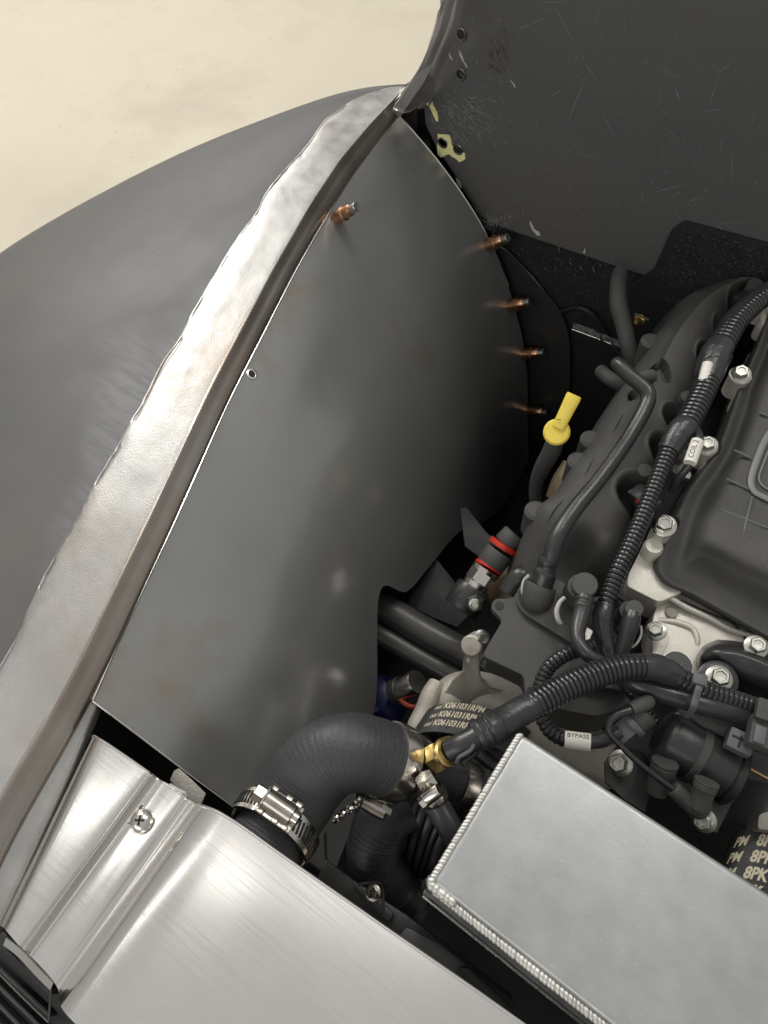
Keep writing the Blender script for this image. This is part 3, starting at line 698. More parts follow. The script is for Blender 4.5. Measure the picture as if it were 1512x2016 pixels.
# clamp at the elbow
cB = P(774, 1500, .963); axB = (P(800, 1510, .957) - P(755, 1495, .967)).normalized(); rB = RP(72.5, cB)
c2 = Thing('hose_clamp', 'stainless clamp band on the far end of the big hose, beside brass sensor', 'hose clamp', cB, 'stainless worm-drive hose clamps')
c2.part('band', band(cB, axB, rB, .0105, .0010), ss_m)
c2.part('screw_housing', lathe([(.0052, -.007), (.0056, 0), (.0052, .007)], P(740, 1588, .945), (1, .1, 0), 16), ssd_m)
c2.part('screw_head', lathe([(.0045, 0), (.0042, .006)], P(758, 1583, .948), (1, .1, .1), sides=6), zinc_m)
tpp = Thing('coolant_tee', 'glossy black coolant tee pipe between the two hose clamps', 'pipe fitting', P(860, 1530, .94))
tpp.part('pipe', sweep(path([(768, 1498, .962, 62), (800, 1508, .955, 60), (820, 1514, .950, 60), (835, 1520, .947, 54), (870, 1532, .943, 52), (905, 1545, .939, 52), (930, 1555, .935, 50)]), 40), blk2_m)
tpp.part('pipe_bead', sweep(path([(794, 1506, .957, 65), (800, 1508, .955, 67), (806, 1510, .953, 65)]), 40), blk2_m)
tpp.part('outlet', sweep(path([(845, 1548, .972, 22), (842, 1562, .968, 22), (850, 1580, .962, 21)]), 24), blk2_m)
cC = P(905, 1550, .938); axC = (P(960, 1575, .930) - P(890, 1543, .942)).normalized(); rC = RP(56, cC)
c3 = Thing('hose_clamp', 'shaded clamp band below the brass sensor, half hidden by tank', 'hose clamp', cC, 'stainless worm-drive hose clamps')
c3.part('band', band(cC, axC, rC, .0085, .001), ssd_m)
h2 = path([(912, 1552, .937, 52), (945, 1567, .934, 52), (1000, 1595, .930, 52), (1080, 1640, .94, 52)])
single('bypass_hose', 'ribbed black hose running right behind the corner of the tank', 'hose', sweep(wave(h2, .00018, .003), 40), rub_m)
# brass sensor
bs = P(868, 1487, .976); bax = (P(905, 1468, .990) - bs).normalized()
br = Thing('temperature_sensor', 'brass hex sensor with black plug screwed into the coolant tee', 'sensor', bs)
br.part('hex_body', lathe([(.0080, -.006), (.0087, -.005), (.0087, .0030), (.0080, .0045)], bs, bax, sides=6, rot=.3), brass_m, ang=25)
br.part('collar', lathe([(.0072, .003), (.0082, .004), (.0082, .0062), (.0070, .007), (.0070, .0085), (.0078, .009), (.0076, .0105)], bs, bax, 32), brass_m)
plugp = path([(884, 1480, .987, 22), (905, 1468, .990, 23), (930, 1455, .991, 23), (938, 1450, .991, 24)])
br.part('plug', sweep(plugp, 28), blk2_m)
br.part('plug_ring', sweep(path([(908, 1467, .990, 24.5), (912, 1465, .990, 25)]), 28), blk2_m)
br.part('lock_clip', sweep(path([(899, 1500, .990, 4), (905, 1490, .994, 4), (925, 1478, .995, 4), (934, 1465, .996, 4)]), 8), gtag_m)
br.part('lock_foot', ppoly([(902, 1496), (930, 1480), (938, 1468), (945, 1480), (922, 1498), (915, 1508)], .984, .006, .001), blk2_m)
# rubber boot + main conduit
boot = path([(936, 1452, .990, 29), (946, 1446, .990, 33), (950, 1444, .990, 30), (956, 1441, .990, 34), (961, 1438, .990, 31), (967, 1435, .990, 35), (973, 1432, .990, 32), (980, 1428, .989, 33), (1000, 1415, .988, 29), (1020, 1403, .987, 29), (1045, 1390, .986, 28), (1060, 1382, .985, 27)])
main = Thing('main_harness', 'thick corrugated black wiring conduit arching from the brass sensor to the right', 'wiring harness', P(1200, 1340, .95))
main.part('rubber_boot', sweep(boot, 32), tape_m)
main.part('conduit', corrug(path([(1040, 1393, .986, 28), (1060, 1382, .986, 28), (1100, 1360, .985, 28), (1150, 1337, .984, 28), (1200, 1320, .983, 27), (1240, 1313, .982, 26), (1268, 1312, .980, 25)]), .0029, .14, 20), cond_m)
main.part('tape_wrap', sweep(path([(1264, 1312, .980, 26), (1290, 1314, .978, 27), (1315, 1323, .976, 26), (1330, 1331, .974, 24)]), 24), tape_m)
main.part('conduit', corrug(path([(1326, 1329, .974, 22), (1355, 1345, .972, 22), (1400, 1365, .970, 21), (1450, 1380, .968, 20), (1500, 1396, .966, 20), (1580, 1425, .96, 20)]), .0029, .14, 18), cond_m)
single('glossy_coolant_pipe', 'smooth glossy black pipe running just under the arched conduit', 'pipe', sweep(path([(1205, 1325, .955, 16), (1235, 1337, .965, 19), (1262, 1350, .968, 21), (1300, 1363, .968, 21), (1350, 1378, .968, 21), (1400, 1392, .968, 21), (1450, 1404, .965, 21), (1520, 1424, .96, 21), (1600, 1450, .95, 21)]), 28), blk2_m)
single('lower_coolant_pipe', 'second smooth black pipe below the glossy one at the right edge', 'pipe', sweep(path([(1340, 1400, .945, 16), (1380, 1420, .95, 20), (1440, 1438, .95, 21), (1520, 1470, .945, 21), (1600, 1500, .94, 21)]), 24), blk_m)
zt = Thing('zip_tie', 'black zip tie strapping the conduit and pipe together', 'zip tie', P(1370, 1370, .97))
zt.part('strap', sweep(path([(1388, 1330, .978, 7), (1378, 1350, .990, 7), (1370, 1375, .988, 7), (1364, 1395, .984, 7), (1352, 1412, .966, 7)]), 10, flat=.35, flatdir=(0, 0, 1)), gtag_m)
zt.part('head', box(P(1377, 1339, .990), .0075, .006, .004, (1, .3, 0), UP.cross(V((1, .3, 0))), .0008), gtag_m)
# branch with white sleeve
def sleeve(t, a, b, r, txt, size, roll, m_=white_m, shift=0):
    pa, pb = P(*a), P(*b); ra = RP(r, pa); d = (pb-pa).normalized()
    t.part('label_sleeve', sweep([(pa.lerp(pb, k/4), ra*(1, 1.02, 1.02, 1.02, 1)[k]) for k in range(5)], 24), m_)
    L_ = (pb-pa).length
    if txt:
        tm = text_mb(txt, size); xs = [p.x for p in tm.v]; W = max(xs); toCam = (CAM - pa); toCam = (toCam - d*toCam.dot(d)).normalized(); sd = d.cross(toCam)
        vs = []
        for p in tm.v:
            s_ = (L_ - W)/2 + p.x; an = roll + (p.y - size*.35)/ra
            vs.append(pa + d*s_ + (toCam*math.cos(an) - sd*math.sin(an))*(ra*1.025+.00012))
        t.part('lettering', MB().add(vs, tm.f), ink_m, smooth=False)
by = Thing('bypass_branch', 'thin corrugated branch conduit with white BYPASS sleeve looping below the main conduit', 'wiring harness', P(1090, 1400, .95))
by.part('conduit', corrug(path([(1165, 1270, .955, 13), (1140, 1280, .958, 14), (1108, 1292, .958, 15), (1080, 1315, .956, 15), (1066, 1345, .954, 15), (1060, 1380, .953, 15), (1065, 1408, .952, 15), (1080, 1435, .952, 15), (1098, 1450, .953, 15), (1114, 1457, .954, 15)]), .0031, .2, 14), cond_m)
sleeve(by, (1112, 1456, .956), (1163, 1462, .958), 17, 'BYPASS', .0038, .62)
by.part('taped_tail', sweep(path([(1160, 1461, .958, 14), (1185, 1458, .960, 14), (1205, 1450, .962, 14), (1220, 1440, .963, 14)]), 16), tape_m)
# grey electrical plug and black cap
gp = Thing('electrical_plug', 'grey two-wire plug with purple and orange wires beside the solenoid', 'connector', P(1232, 1436, .96))
gd = P(1250, 1415, .965) - P(1215, 1445, .960)
gp.part('plug_body', box(P(1230, 1437, .961), .012, .011, .010, gd, UP.cross(gd), .0014), gtag_m)
gp.part('plug_collar', lathe([(.0085, 0), (.0090, .001), (.0090, .003), (.0085, .004)], P(1240, 1428, .961), gd, 20), gtag_m)
gp.part('socket', lathe([(.0084, 0), (.0088, .002), (.0088, .009), (.0070, .010)], P(1247, 1420, .961), gd, 20), blk_m)
gp.part('wire', sweep(path([(1222, 1436, .964, 2.6), (1212, 1442, .966, 2.6), (1206, 1450, .962, 2.6)]), 8), purple_m)
gp.part('wire', sweep(path([(1226, 1444, .963, 2.4), (1216, 1449, .965, 2.4), (1210, 1456, .961, 2.4)]), 8), orange_m)
vh = Thing('vacuum_line', 'thin glossy black line running down to the rubber elbow of the solenoid', 'hose', P(1260, 1500, .96))
vh.part('tube', sweep(path([(1256, 1392, .972, 9), (1240, 1398, .974, 9), (1215, 1408, .974, 8), (1199, 1426, .972, 7), (1203, 1448, .970, 6), (1222, 1468, .968, 6), (1254, 1499, .966, 6.5), (1288, 1526, .962, 6.5), (1326, 1554, .958, 6.5)]), 14), cond_m)
vh.part('end_cap', sweep(path([(1243, 1396, .974, 13), (1262, 1388, .974, 15), (1276, 1382, .973, 14), (1282, 1379, .972, 10)]), 18), blk_m)
vh.part('elbow', sweep(path([(1323, 1551, .957, 15), (1330, 1557, .956, 17), (1352, 1578, .952, 17), (1370, 1592, .950, 18), (1377, 1592, .952, 19), (1382, 1578, .955, 20)]), 22), blk_m)
# ================================================================== SOLENOID
so = Thing('purge_solenoid', 'round black plastic solenoid with two stubby nozzles', 'solenoid', P(1370, 1490, .93))
s0 = P(1303, 1448, .945); s1 = P(1432, 1520, .940); sd_ = (s1-s0).normalized(); rs = RP(57, s0); L_ = (s1-s0).length
so.part('body', lathe([(rs*.70, -.002), (rs*.93, 0), (rs, .0025), (rs, L_*.50), (rs*.985, L_*.505), (rs*.985, L_-.002), (rs*.96, L_)], s0, sd_, 48), blk2_m)
so.part('seam_band', lathe([(rs*1.0, L_*.44), (rs*1.03, L_*.445), (rs*1.03, L_*.56), (rs*1.0, L_*.565)], s0, sd_, 48, cap=False), blk_m)
so.part('end_plate', lathe([(rs*1.0, L_), (rs*1.07, L_+.001), (rs*1.07, L_+.004), (rs*1.0, L_+.005)], s0, sd_, 40), dm_m)
for nm, a, b, r in (('nozzle', (1310, 1500, .958), (1292, 1560, .945), 26), ('nozzle', (1392, 1538, .962), (1374, 1590, .953), 24)):
    pa, pb = P(*a), P(*b); rr = RP(r, pa); d = (pb-pa); L2 = d.length
    so.part(nm, lathe([(rr*1.0, 0), (rr*1.02, L2*.05), (rr*.96, L2*.1), (rr*1.0, L2*.14), (rr*.95, L2*.2), (rr*.98, L2*.25), (rr*.9, L2*.32), (rr*.86, L2*.7), (rr*.8, L2), (rr*.5, L2*1.03)], pa, d, 30), blk_m)
so.part('rail_clip', box(P(1455, 1462, .962), .014, .012, .008, (1, .1, 0), UP.cross(V((1, .1, 0))), .0012), gtag_m)
so.part('bracket', ppoly([(1330, 1578), (1405, 1560), (1440, 1540), (1470, 1478), (1478, 1490), (1452, 1560), (1412, 1640), (1372, 1625)], .935, .003, .0006), dm_m)
so.part('bracket', ppoly([(1190, 1500), (1215, 1465), (1265, 1480), (1290, 1510), (1270, 1600), (1230, 1575), (1192, 1540)], .925, .003, .0006), dm_m)
bolt('pale zinc bolt on the dark bracket left of the solenoid', P(1223, 1502, .934), (-.35, -.45, .8), 1.0)
bolt('pale zinc bolt below the solenoid elbow', P(1387, 1614, .944), (-.35, -.55, .8), .9)
single('brass_rod', 'thin brass coloured rod leaving right of the solenoid', 'rod', sweep(path([(1462, 1505, .93, 4), (1512, 1533, .93, 4.5), (1600, 1580, .93, 4.5)]), 12), mat('dull_brass', (.40, .30, .17), 1, .35))
cb_ = Thing('connector_block', 'dark block of clipped connectors at the right edge below the pipes', 'connector', P(1490, 1440, .97))
cb_.part('block', box(P(1510, 1448, .972), .020, .018, .010, (1, .2, 0), UP.cross(V((1, .2, 0))), .0015), blk_m)
cb_.part('block', box(P(1506, 1400, .978), .010, .012, .006, (1, .2, 0), UP.cross(V((1, .2, 0))), .001), blk_m)
cb_.part('clip_tongue', box(P(1496, 1446, .9775), .006, .010, .0015, (1, .2, 0), UP.cross(V((1, .2, 0))), .0005), gtag_m)
so.part('clip_slot', box(P(1457, 1460, .9662), .0012, .007, .0006, (1, .1, 0), UP.cross(V((1, .1, 0))), .0001), dark_m)
so.part('clip_slot', box(P(1452, 1452, .9662), .006, .0011, .0006, (1, .1, 0), UP.cross(V((1, .1, 0))), .0001), dark_m)
# ================================================================== ENGINE LUMPS (dark)
eb = Thing('engine_block', 'dark engine block filling the bottom of the bay', 'engine', V((.05, .3, .6)))
eb.part('block', prism([V(q) for q in [(-.07, .16, .87), (.35, .16, .87), (.35, .53, .87), (-.06, .53, .87)]], (0, 0, -.33), .01), dark_m)
eb.part('front_cover', prism([V(q) for q in [(-.035, .10, .80), (.35, .10, .80), (.35, .2, .80), (-.05, .2, .80)]], (0, 0, -.25), .01), dm_m)
# valve cover
def R3(rows_):
    return [[P(*q) for q in r] for r in rows_]
vc = R3([
 [(992, 1160, .85), (1012, 1165, .885), (1060, 1178, .900), (1120, 1185, .90), (1190, 1165, .895), (1235, 1140, .88)],
 [(1000, 1118, .86), (1022, 1098, .900), (1070, 1102, .912), (1130, 1105, .917), (1196, 1082, .942), (1248, 1078, .90)],
 [(1036, 1055, .87), (1052, 1012, .918), (1098, 1016, .938), (1148, 1026, .953), (1218, 1032, .946), (1268, 1030, .90)],
 [(1082, 990, .87), (1104, 960, .920), (1150, 955, .943), (1192, 950, .952), (1262, 955, .942), (1310, 952, .90)],
 [(1120, 925, .87), (1138, 905, .920), (1180, 905, .943), (1222, 905, .952), (1288, 905, .942), (1335, 905, .90)],
 [(1150, 872, .87), (1172, 858, .920), (1212, 860, .943), (1252, 850, .952), (1314, 852, .942), (1362, 855, .90)],
 [(1186, 815, .87), (1208, 795, .920), (1246, 798, .943), (1284, 780, .952), (1344, 778, .942), (1388, 780, .90)],
 [(1240, 730, .87), (1260, 718, .920), (1292, 715, .943), (1318, 698, .952), (1376, 690, .942), (1420, 700, .90)],
 [(1280, 660, .87), (1298, 655, .920), (1330, 652, .943), (1354, 632, .952), (1412, 625, .942), (1458, 640, .90)],
 [(1322, 608, .87), (1350, 590, .920), (1380, 592, .943), (1402, 578, .952), (1450, 572, .942), (1494, 590, .90)],
 [(1400, 560, .87), (1425, 548, .920), (1448, 548, .943), (1465, 545, .950), (1498, 550, .940), (1530, 562, .90)]])
wells = [(1247, 970, 33, 40, 3.0), (1306, 878, 28, 30, 3.0), (1328, 818, 24, 26, 3), (1398, 686, 22, 28, 3), (1432, 628, 22, 24, 3), (1462, 584, 24, 24, 3), (1301, 736, 34, 13, 4), (1252, 766, 16, 10, 3)]
WD = []
for (x, y, a, b, k) in wells:
    c = P(x, y, .946); WD.append((c, RP(a, c), RP(b, c), k, x))
lobes = [(1060, 1010), (1120, 935), (1178, 850), (1235, 770), (1285, 665), (1350, 590)]
LB = [P(x, y, .92) for x, y in lobes]
def vdisp(p, u, v):
    z = p.z
    for c, a, b, k, x in WD:
        d = V((p.x-c.x, p.y-c.y)); 
        if x in (1301, 1252):
            ang_ = -.75 if x == 1301 else -.6; dx = d.x*math.cos(ang_) - d.y*math.sin(ang_); dy = d.x*math.sin(ang_) + d.y*math.cos(ang_)
            e = math.sqrt((dx/b)**2 + (dy/a)**2); dep = .010
        else:
            e = math.sqrt((d.x/a)**2 + (d.y/b)**2); dep = .030
        if e < 1.0: z -= dep*min(1, (1-e)*9)
        elif e < 1.35 and x not in (1301, 1252): z += .0016*math.sin((e-1)/.35*math.pi)
    for c in LB:
        d = (V((p.x, p.y)) - V((c.x, c.y))).length
        if u < .35: z += .004*math.exp(-(d/.012)**2)
    z += nz(p, 30, 3)*.0006
    # drop at the front shoulder: sculpted saddle
    return V((p.x, p.y, z))
val = Thing('valve_cover', 'long matte black moulded valve cover with deep coil wells', 'valve cover', P(1200, 900, .88))
val.part('shell', surf(vc, 150, 300, vdisp, .002), blk_m, ang=50)
for i, (x, y, r) in enumerate([(1270, 925, 15), (1354, 780, 14), (1418, 660, 13), (1488, 558, 15)]):
    p = P(x, y, .952); rr = RP(r, p); val.part('boss', lathe([(rs*.0+rr, -.022), (rr, -.001), (rr*.92, 0)], p, (.05, -.1, 1), 28), blk_m)
for i, (x, y) in enumerate([(1056, 1003), (1165, 862), (1283, 668), (1140, 905)]):
    p = P(x, y, .925); val.part('edge_lobe', lathe([(.0085, -.03), (.0085, -.002), (.006, 0)], p, UP, 24), blk_m)
val.part('front_rib', sweep(path([(1060, 1170, .915, 6), (1130, 1190, .92, 7), (1215, 1170, .915, 6)]), 10), blk_m)
# coil connectors in the wells
for i, (x, y) in enumerate([(1268, 985), (1325, 890), (1410, 700), (1470, 600)]):
    t = Thing('ignition_coil', ['coil plug with red lock in the nearest well', 'coil plug in the second well from the front', 'coil plug in the well beside the upper white sleeve', 'coil plug in the rearmost well'][i], 'ignition coil', P(x, y, .93), 'ignition coils in the valve cover wells')
    d = V((1, -.35, .15))
    t.part('coil_body', box(P(x-4, y-5, .944), .017, .013, .010, d, UP.cross(d), .002), blk2_m)
    t.part('plug', box(P(x+8, y+6, .948), .014, .011, .009, d, UP.cross(d), .0015), blk_m)
    if i == 0:
        t.part('red_lock', box(P(x-1, y+14, .954), .0055, .0045, .003, d, UP.cross(d), .0004), red_m)
        t.part('red_lock', sweep(path([(x-16, y+4, .953, 2), (x+12, y-12, .956, 2)]), 6), red_m)
# intake manifold flange (light casting between covers)
cs = Thing('cylinder_head_casting', 'pale cast aluminium cylinder head front corner under the black covers', 'casting', P(1350, 1200, .9))
cs.part('corner_lug', ppoly(rounded([(1263, 1080), (1292, 1086), (1330, 1110), (1345, 1165), (1298, 1186), (1234, 1154), (1237, 1130)], 8, 3), .932, .03, .003, 3), cast_m)
cs.part('front_plate', ppoly(rounded([(1305, 1172), (1360, 1160), (1420, 1190), (1540, 1260), (1540, 1330), (1480, 1310), (1415, 1262), (1382, 1275), (1372, 1300), (1378, 1345), (1330, 1340), (1293, 1296), (1282, 1240), (1288, 1205)], 10, 3), .922, .03, .003, 3), cast_m)
cs.part('raised_rib', sweep(path([(1296, 1222, .920, 7), (1330, 1225, .922, 7), (1362, 1238, .922, 7), (1372, 1262, .921, 7), (1366, 1290, .918, 6)]), 14), cast_m)
cs.part('raised_rib', sweep(path([(1318, 1176, .928, 6), (1350, 1195, .926, 6), (1400, 1218, .925, 6), (1440, 1240, .924, 6), (1512, 1262, .923, 6), (1580, 1290, .92, 6)]), 14), cast_m)
cs.part('gasket_line', sweep(path([(1340, 1182, .9265, 2.2), (1400, 1208, .926, 2.2), (1440, 1225, .925, 2.2), (1462, 1248, .924, 2.2), (1470, 1262, .923, 2)]), 8), dark_m)
cs.part('cored_hole', lathe([(.0042, -.004), (.0042, .0004), (.0036, .0009), (.0034, .0009)], P(1322, 1206, .923), UP, 24), castd_m)
cs.part('lower_rib', ppoly(rounded([(1284, 1230), (1312, 1236), (1318, 1262), (1298, 1300), (1285, 1290)], 6, 3), .925, .02, .002), cast_m)
cs.part('head_rail', ppoly([(1296, 1060), (1380, 930), (1420, 850), (1470, 700), (1520, 640), (1580, 640), (1400, 1060), (1330, 1110)], .90, .05, .003), castd_m)
# intake cover
ic = R3([
 [(1510, 600, .915), (1516, 602, .945), (1535, 610, .945), (1556, 618, .958), (1620, 645, .96), (1740, 700, .96)],
 [(1488, 670, .915), (1494, 672, .945), (1512, 682, .943), (1535, 690, .958), (1600, 715, .96), (1740, 770, .96)],
 [(1452, 750, .915), (1460, 752, .945), (1482, 762, .943), (1508, 772, .958), (1570, 800, .96), (1720, 860, .96)],
 [(1428, 820, .915), (1436, 822, .945), (1460, 833, .943), (1486, 845, .958), (1550, 872, .96), (1710, 930, .96)],
 [(1398, 890, .915), (1408, 892, .945), (1432, 903, .943), (1458, 915, .958), (1530, 945, .96), (1700, 1010, .96)],
 [(1346, 958, .915), (1356, 962, .945), (1385, 975, .943), (1420, 992, .958), (1500, 1030, .96), (1690, 1110, .96)],
 [(1312, 1028, .915), (1324, 1030, .944), (1358, 1042, .943), (1396, 1056, .958), (1480, 1098, .96), (1690, 1190, .96)],
 [(1288, 1088, .915), (1300, 1088, .940), (1340, 1100, .938), (1386, 1092, .948), (1474, 1136, .950), (1690, 1240, .95)],
 [(1277, 1112, .915), (1292, 1116, .938), (1330, 1132, .936), (1386, 1138, .934), (1466, 1185, .934), (1690, 1290, .934)],
 [(1278, 1124, .912), (1306, 1146, .935), (1361, 1168, .936), (1434, 1208, .936), (1512, 1252, .936), (1690, 1340, .936)],
 [(1279, 1130, .900), (1308, 1154, .922), (1360, 1180, .922), (1432, 1220, .922), (1512, 1264, .922), (1690, 1350, .922)]])
def idisp(p, u, v):
    z = p.z + nz(p, 26, 8)*.0009
    for (x, y, r) in IW:
        d = (V((p.x, p.y)) - V((x, y))).length
        if d < r: z -= .012*min(1, (1-d/r)*4)
    return V((p.x, p.y, z))
IW = []
for (x, y, r) in [(1443, 742, 20), (1395, 880, 24), (1322, 1028, 16)]:
    q = P(x, y, .945); IW.append((q.x, q.y, RP(r, q)))
icv = Thing('intake_cover', 'large matte black moulded intake cover with thin ribs and badge frame', 'engine cover', P(1450, 1000, .93))
icv.part('shell', surf(ic, 130, 220, idisp, .002), blk_m, ang=50)
for a, b in (((1445, 886, .9600), (1478, 902, .9612)), ((1430, 943, .9592), (1474, 963, .9610)), ((1418, 1003, .9588), (1512, 1040, .9605)), ((1481, 978, .9608), (1458, 1072, .9590)), ((1495, 812, .9600), (1512, 819, .9612))):
    icv.part('rib', sweep([(P(*a), .0008), (P(*a).lerp(P(*b), .5) + V((0, 0, .0001)), .0011), (P(*b), .0010)], 8), mat('worn_rib', (.10, .10, .097), 0, .6))
icv.part('badge_frame', sweep(path([(1575, 820, .9615, 6.5), (1530, 838, .9615, 6.5), (1506, 868, .9615, 6.5), (1488, 912, .9615, 6.5), (1479, 945, .9612, 6.5), (1484, 966, .9612, 6.5), (1505, 979, .9612, 6.5), (1560, 1005, .9612, 6.5), (1640, 1040, .961, 6.5)]), 10, flat=.5, flatdir=(0, 0, 1)), mat('grey_frame', (.17, .17, .165), .1, .5))
icv.part('badge_frame', sweep(path([(1575, 838, .9608, 2.2), (1538, 852, .9608, 2.2), (1518, 878, .9608, 2.2), (1502, 915, .9608, 2.2), (1494, 940, .9608, 2.2), (1500, 955, .9608, 2.2), (1520, 968, .9608, 2.2), (1560, 988, .9608, 2.2)]), 8), MATS['grey_frame'])
# bosses and bolts
def boss(label, x, y, z, r=26, h=.02):
    t = P(x, y, z); rr = RP(r, t)
    single('mounting_boss', label, 'boss', lathe([(rr*.9, -h), (rr*.92, -.003), (rr, -.001), (rr*.95, 0)], t, UP, 30), cast_m, base=t, group='pale cast bosses under the cover bolts')
    return t
for (x, y, z, lb, s) in [(1308, 1036, .955, 'near corner of the intake cover', 1.05), (1458, 738, .952, 'upper cover edge beside the taped conduit', 1.0), (1392, 878, .950, 'cover edge beside the lower white sleeve', 1.0), (1505, 590, .955, 'rear cover edge at the right frame edge', 1.0)]:
    q = boss('pale boss at the ' + lb, x, y, z, 22); bolt('zinc bolt at the ' + lb, q, (-.1, -.25, 1), s*.98, ss_m if x == 1308 else None)
    d_ = P(x+(8 if x != 1308 else -20), y+38, z-.01)
    single('cover_lug', 'pale cast lug below the bolt at the ' + lb, 'casting', lathe([(.0065, -.02), (.0068, -.002), (.0055, 0)], d_, UP, 24), cast_m, group='pale cast lugs beside the intake cover')
# black water outlet
wo = R3([
 [(1372, 1330, .915), (1378, 1328, .925), (1420, 1352, .925), (1480, 1375, .925), (1560, 1405, .92)],
 [(1368, 1300, .915), (1378, 1300, .938), (1420, 1318, .940), (1470, 1340, .945), (1560, 1380, .94)],
 [(1374, 1282, .915), (1386, 1282, .938), (1420, 1290, .950), (1465, 1305, .952), (1560, 1345, .95)],
 [(1390, 1268, .915), (1398, 1270, .935), (1430, 1272, .948), (1475, 1285, .953), (1560, 1325, .95)],
 [(1410, 1258, .910), (1418, 1260, .930), (1450, 1262, .934), (1500, 1272, .938), (1570, 1300, .935)]])
wt = Thing('water_outlet_cover', 'rounded black moulded cover with two pale green-zinc bolts at the right edge', 'cover', P(1450, 1320, .93))
wt.part('shell', surf(wo, 50, 50, lambda p, u, v: p + V((0, 0, .003*math.sin(u*7)*math.sin(v*3))), .002), blk2_m)
p = P(1414, 1337, .948); wt.part('bolt_pad', lathe([(.0115, -.012), (.0118, -.001), (.0095, .0002)], p, (-.05, -.1, 1), 28), blk2_m)
bolt('large pale green zinc bolt above the zip tie', p + V((0, 0, .0003)), (-.05, -.1, 1), 1.05)
bolt('pale zinc bolt at the right edge on the cast head corner', P(1488, 1274, .948), (-.05, -.1, 1), .95)
bolt('greenish zinc bolt on the cast corner behind the short elbow', P(1292, 1243, .934), (-.3, -.2, 1), .85)
single('round_cap', 'flat round dark grey cap beside the arched conduit', 'cap', lathe([(.0082, -.012), (.0085, -.001), (.0078, 0), (.001, .0002)], P(1335, 1308, .955), UP, 32), mat('soft_grey', (.05, .05, .05), 0, .6))
# ================================================================== COIL HARNESS
ch = Thing('coil_harness', 'long corrugated wiring conduit running up the valve cover between the coil wells', 'wiring harness', P(1300, 900, .96))
ch.part('conduit', corrug(path([(1190, 1195, .955, 16), (1203, 1160, .957, 17), (1218, 1120, .960, 17), (1240, 1075, .962, 17), (1262, 1025, .964, 17), (1282, 975, .966, 17), (1300, 930, .968, 17), (1318, 885, .970, 19)]), .0033, .2, 18), cond_m)
ch.part('tape_wrap', sweep(path([(1316, 890, .970, 21), (1328, 868, .971, 25), (1345, 845, .972, 27), (1355, 838, .972, 24)]), 20), tape_m)
ch.part('conduit', corrug(path([(1350, 840, .972, 24), (1368, 805, .972, 24), (1385, 770, .972, 24), (1395, 745, .972, 24)]), .0038, .16, 18), cond_m)
ch.part('tape_wrap', sweep(path([(1392, 750, .972, 25), (1398, 730, .972, 28), (1408, 700, .972, 29), (1420, 680, .972, 26)]), 20), tape_m)
ch.part('conduit', corrug(path([(1415, 688, .972, 25), (1430, 662, .972, 25), (1448, 632, .972, 24), (1475, 605, .971, 23), (1505, 582, .97, 22), (1560, 545, .965, 22)]), .0040, .16, 18), cond_m)
ch.part('taped_end', sweep(path([(1192, 1190, .956, 18), (1186, 1215, .955, 20), (1188, 1245, .952, 18), (1195, 1275, .950, 15), (1200, 1300, .948, 12)]), 18), tape_m)
# coil tags
tg1 = Thing('coil_branch', 'short wire branch with plain white sleeve beside the upper conduit', 'wire', P(1390, 730, .96), 'white-sleeved coil wires')
tg1.part('wire', sweep(path([(1412, 700, .975, 9), (1400, 708, .978, 11), (1392, 722, .978, 10), (1386, 745, .975, 7), (1383, 765, .968, 5)]), 12), tape_m)
sleeve(tg1, (1394, 716, .980), (1384, 754, .976), 10.5, '', .003, 0)
tg2 = Thing('coil_branch', 'short wire branch with white sleeve lettered COIL 2', 'wire', P(1365, 890, .96), 'white-sleeved coil wires')
tg2.part('wire', sweep(path([(1366, 838, .972, 7), (1374, 852, .974, 8), (1376, 868, .976, 9), (1366, 900, .974, 9), (1350, 925, .968, 8), (1333, 945, .96, 8), (1322, 965, .95, 8)]), 12), tape_m)
sleeve(tg2, (1358, 912, .975), (1374, 868, .978), 12.5, 'COIL 2', .0046, .25)
# ================================================================== BREATHER TUBE
bt = Thing('breather_tube', 'bent satin black breather tube lying along the valve cover', 'pipe', P(1180, 950, .93))
bt.part('tube', sweep(path([(1213, 714, .972, 13), (1222, 722, .974, 15), (1240, 740, .975, 15), (1262, 758, .975, 15), (1276, 775, .974, 15), (1272, 800, .972, 15), (1245, 850, .970, 15), (1212, 900, .970, 15), (1175, 950, .970, 15.5), (1138, 995, .970, 16), (1110, 1035, .970, 16.5), (1092, 1070, .968, 16.5), (1082, 1105, .962, 16)]), 26), blk2_m)
bt.part('collar', sweep(path([(1082, 1098, .962, 19), (1078, 1108, .960, 20), (1076, 1118, .958, 18), (1073, 1126, .956, 22), (1070, 1138, .953, 23), (1066, 1150, .950, 23), (1063, 1158, .948, 22)]), 26), blk2_m)
bt.part('socket', sweep(path([(1064, 1150, .948, 32), (1060, 1160, .946, 34), (1056, 1175, .942, 34), (1054, 1186, .938, 31)]), 28), blk_m)
bt.part('tube_stub', sweep(path([(1250, 752, .955, 11), (1262, 745, .953, 13), (1276, 742, .952, 14), (1284, 741, .951, 14)]), 18), blk_m)
def ringarc(thing, name, cx, cy, z, r, a0, a1, m_, wpx=4, tilt=(0, 0, 1)):
    c = P(cx, cy, z); rr = RP(r, c); u, w_, a = frame(tilt)
    th = thing.part(name, sweep([(c + (u*math.cos(t) + w_*math.sin(t))*rr, RP(wpx, c)) for t in [a0 + (a1-a0)*k/16 for k in range(17)]], 8, flat=.45, flatdir=a), m_); return th
bt.part('pale_clip', sweep(path([(1042, 1132, .952, 3.6), (1033, 1142, .950, 4), (1029, 1156, .949, 4), (1030, 1170, .947, 4), (1034, 1178, .945, 3)]), 8), clear_m)
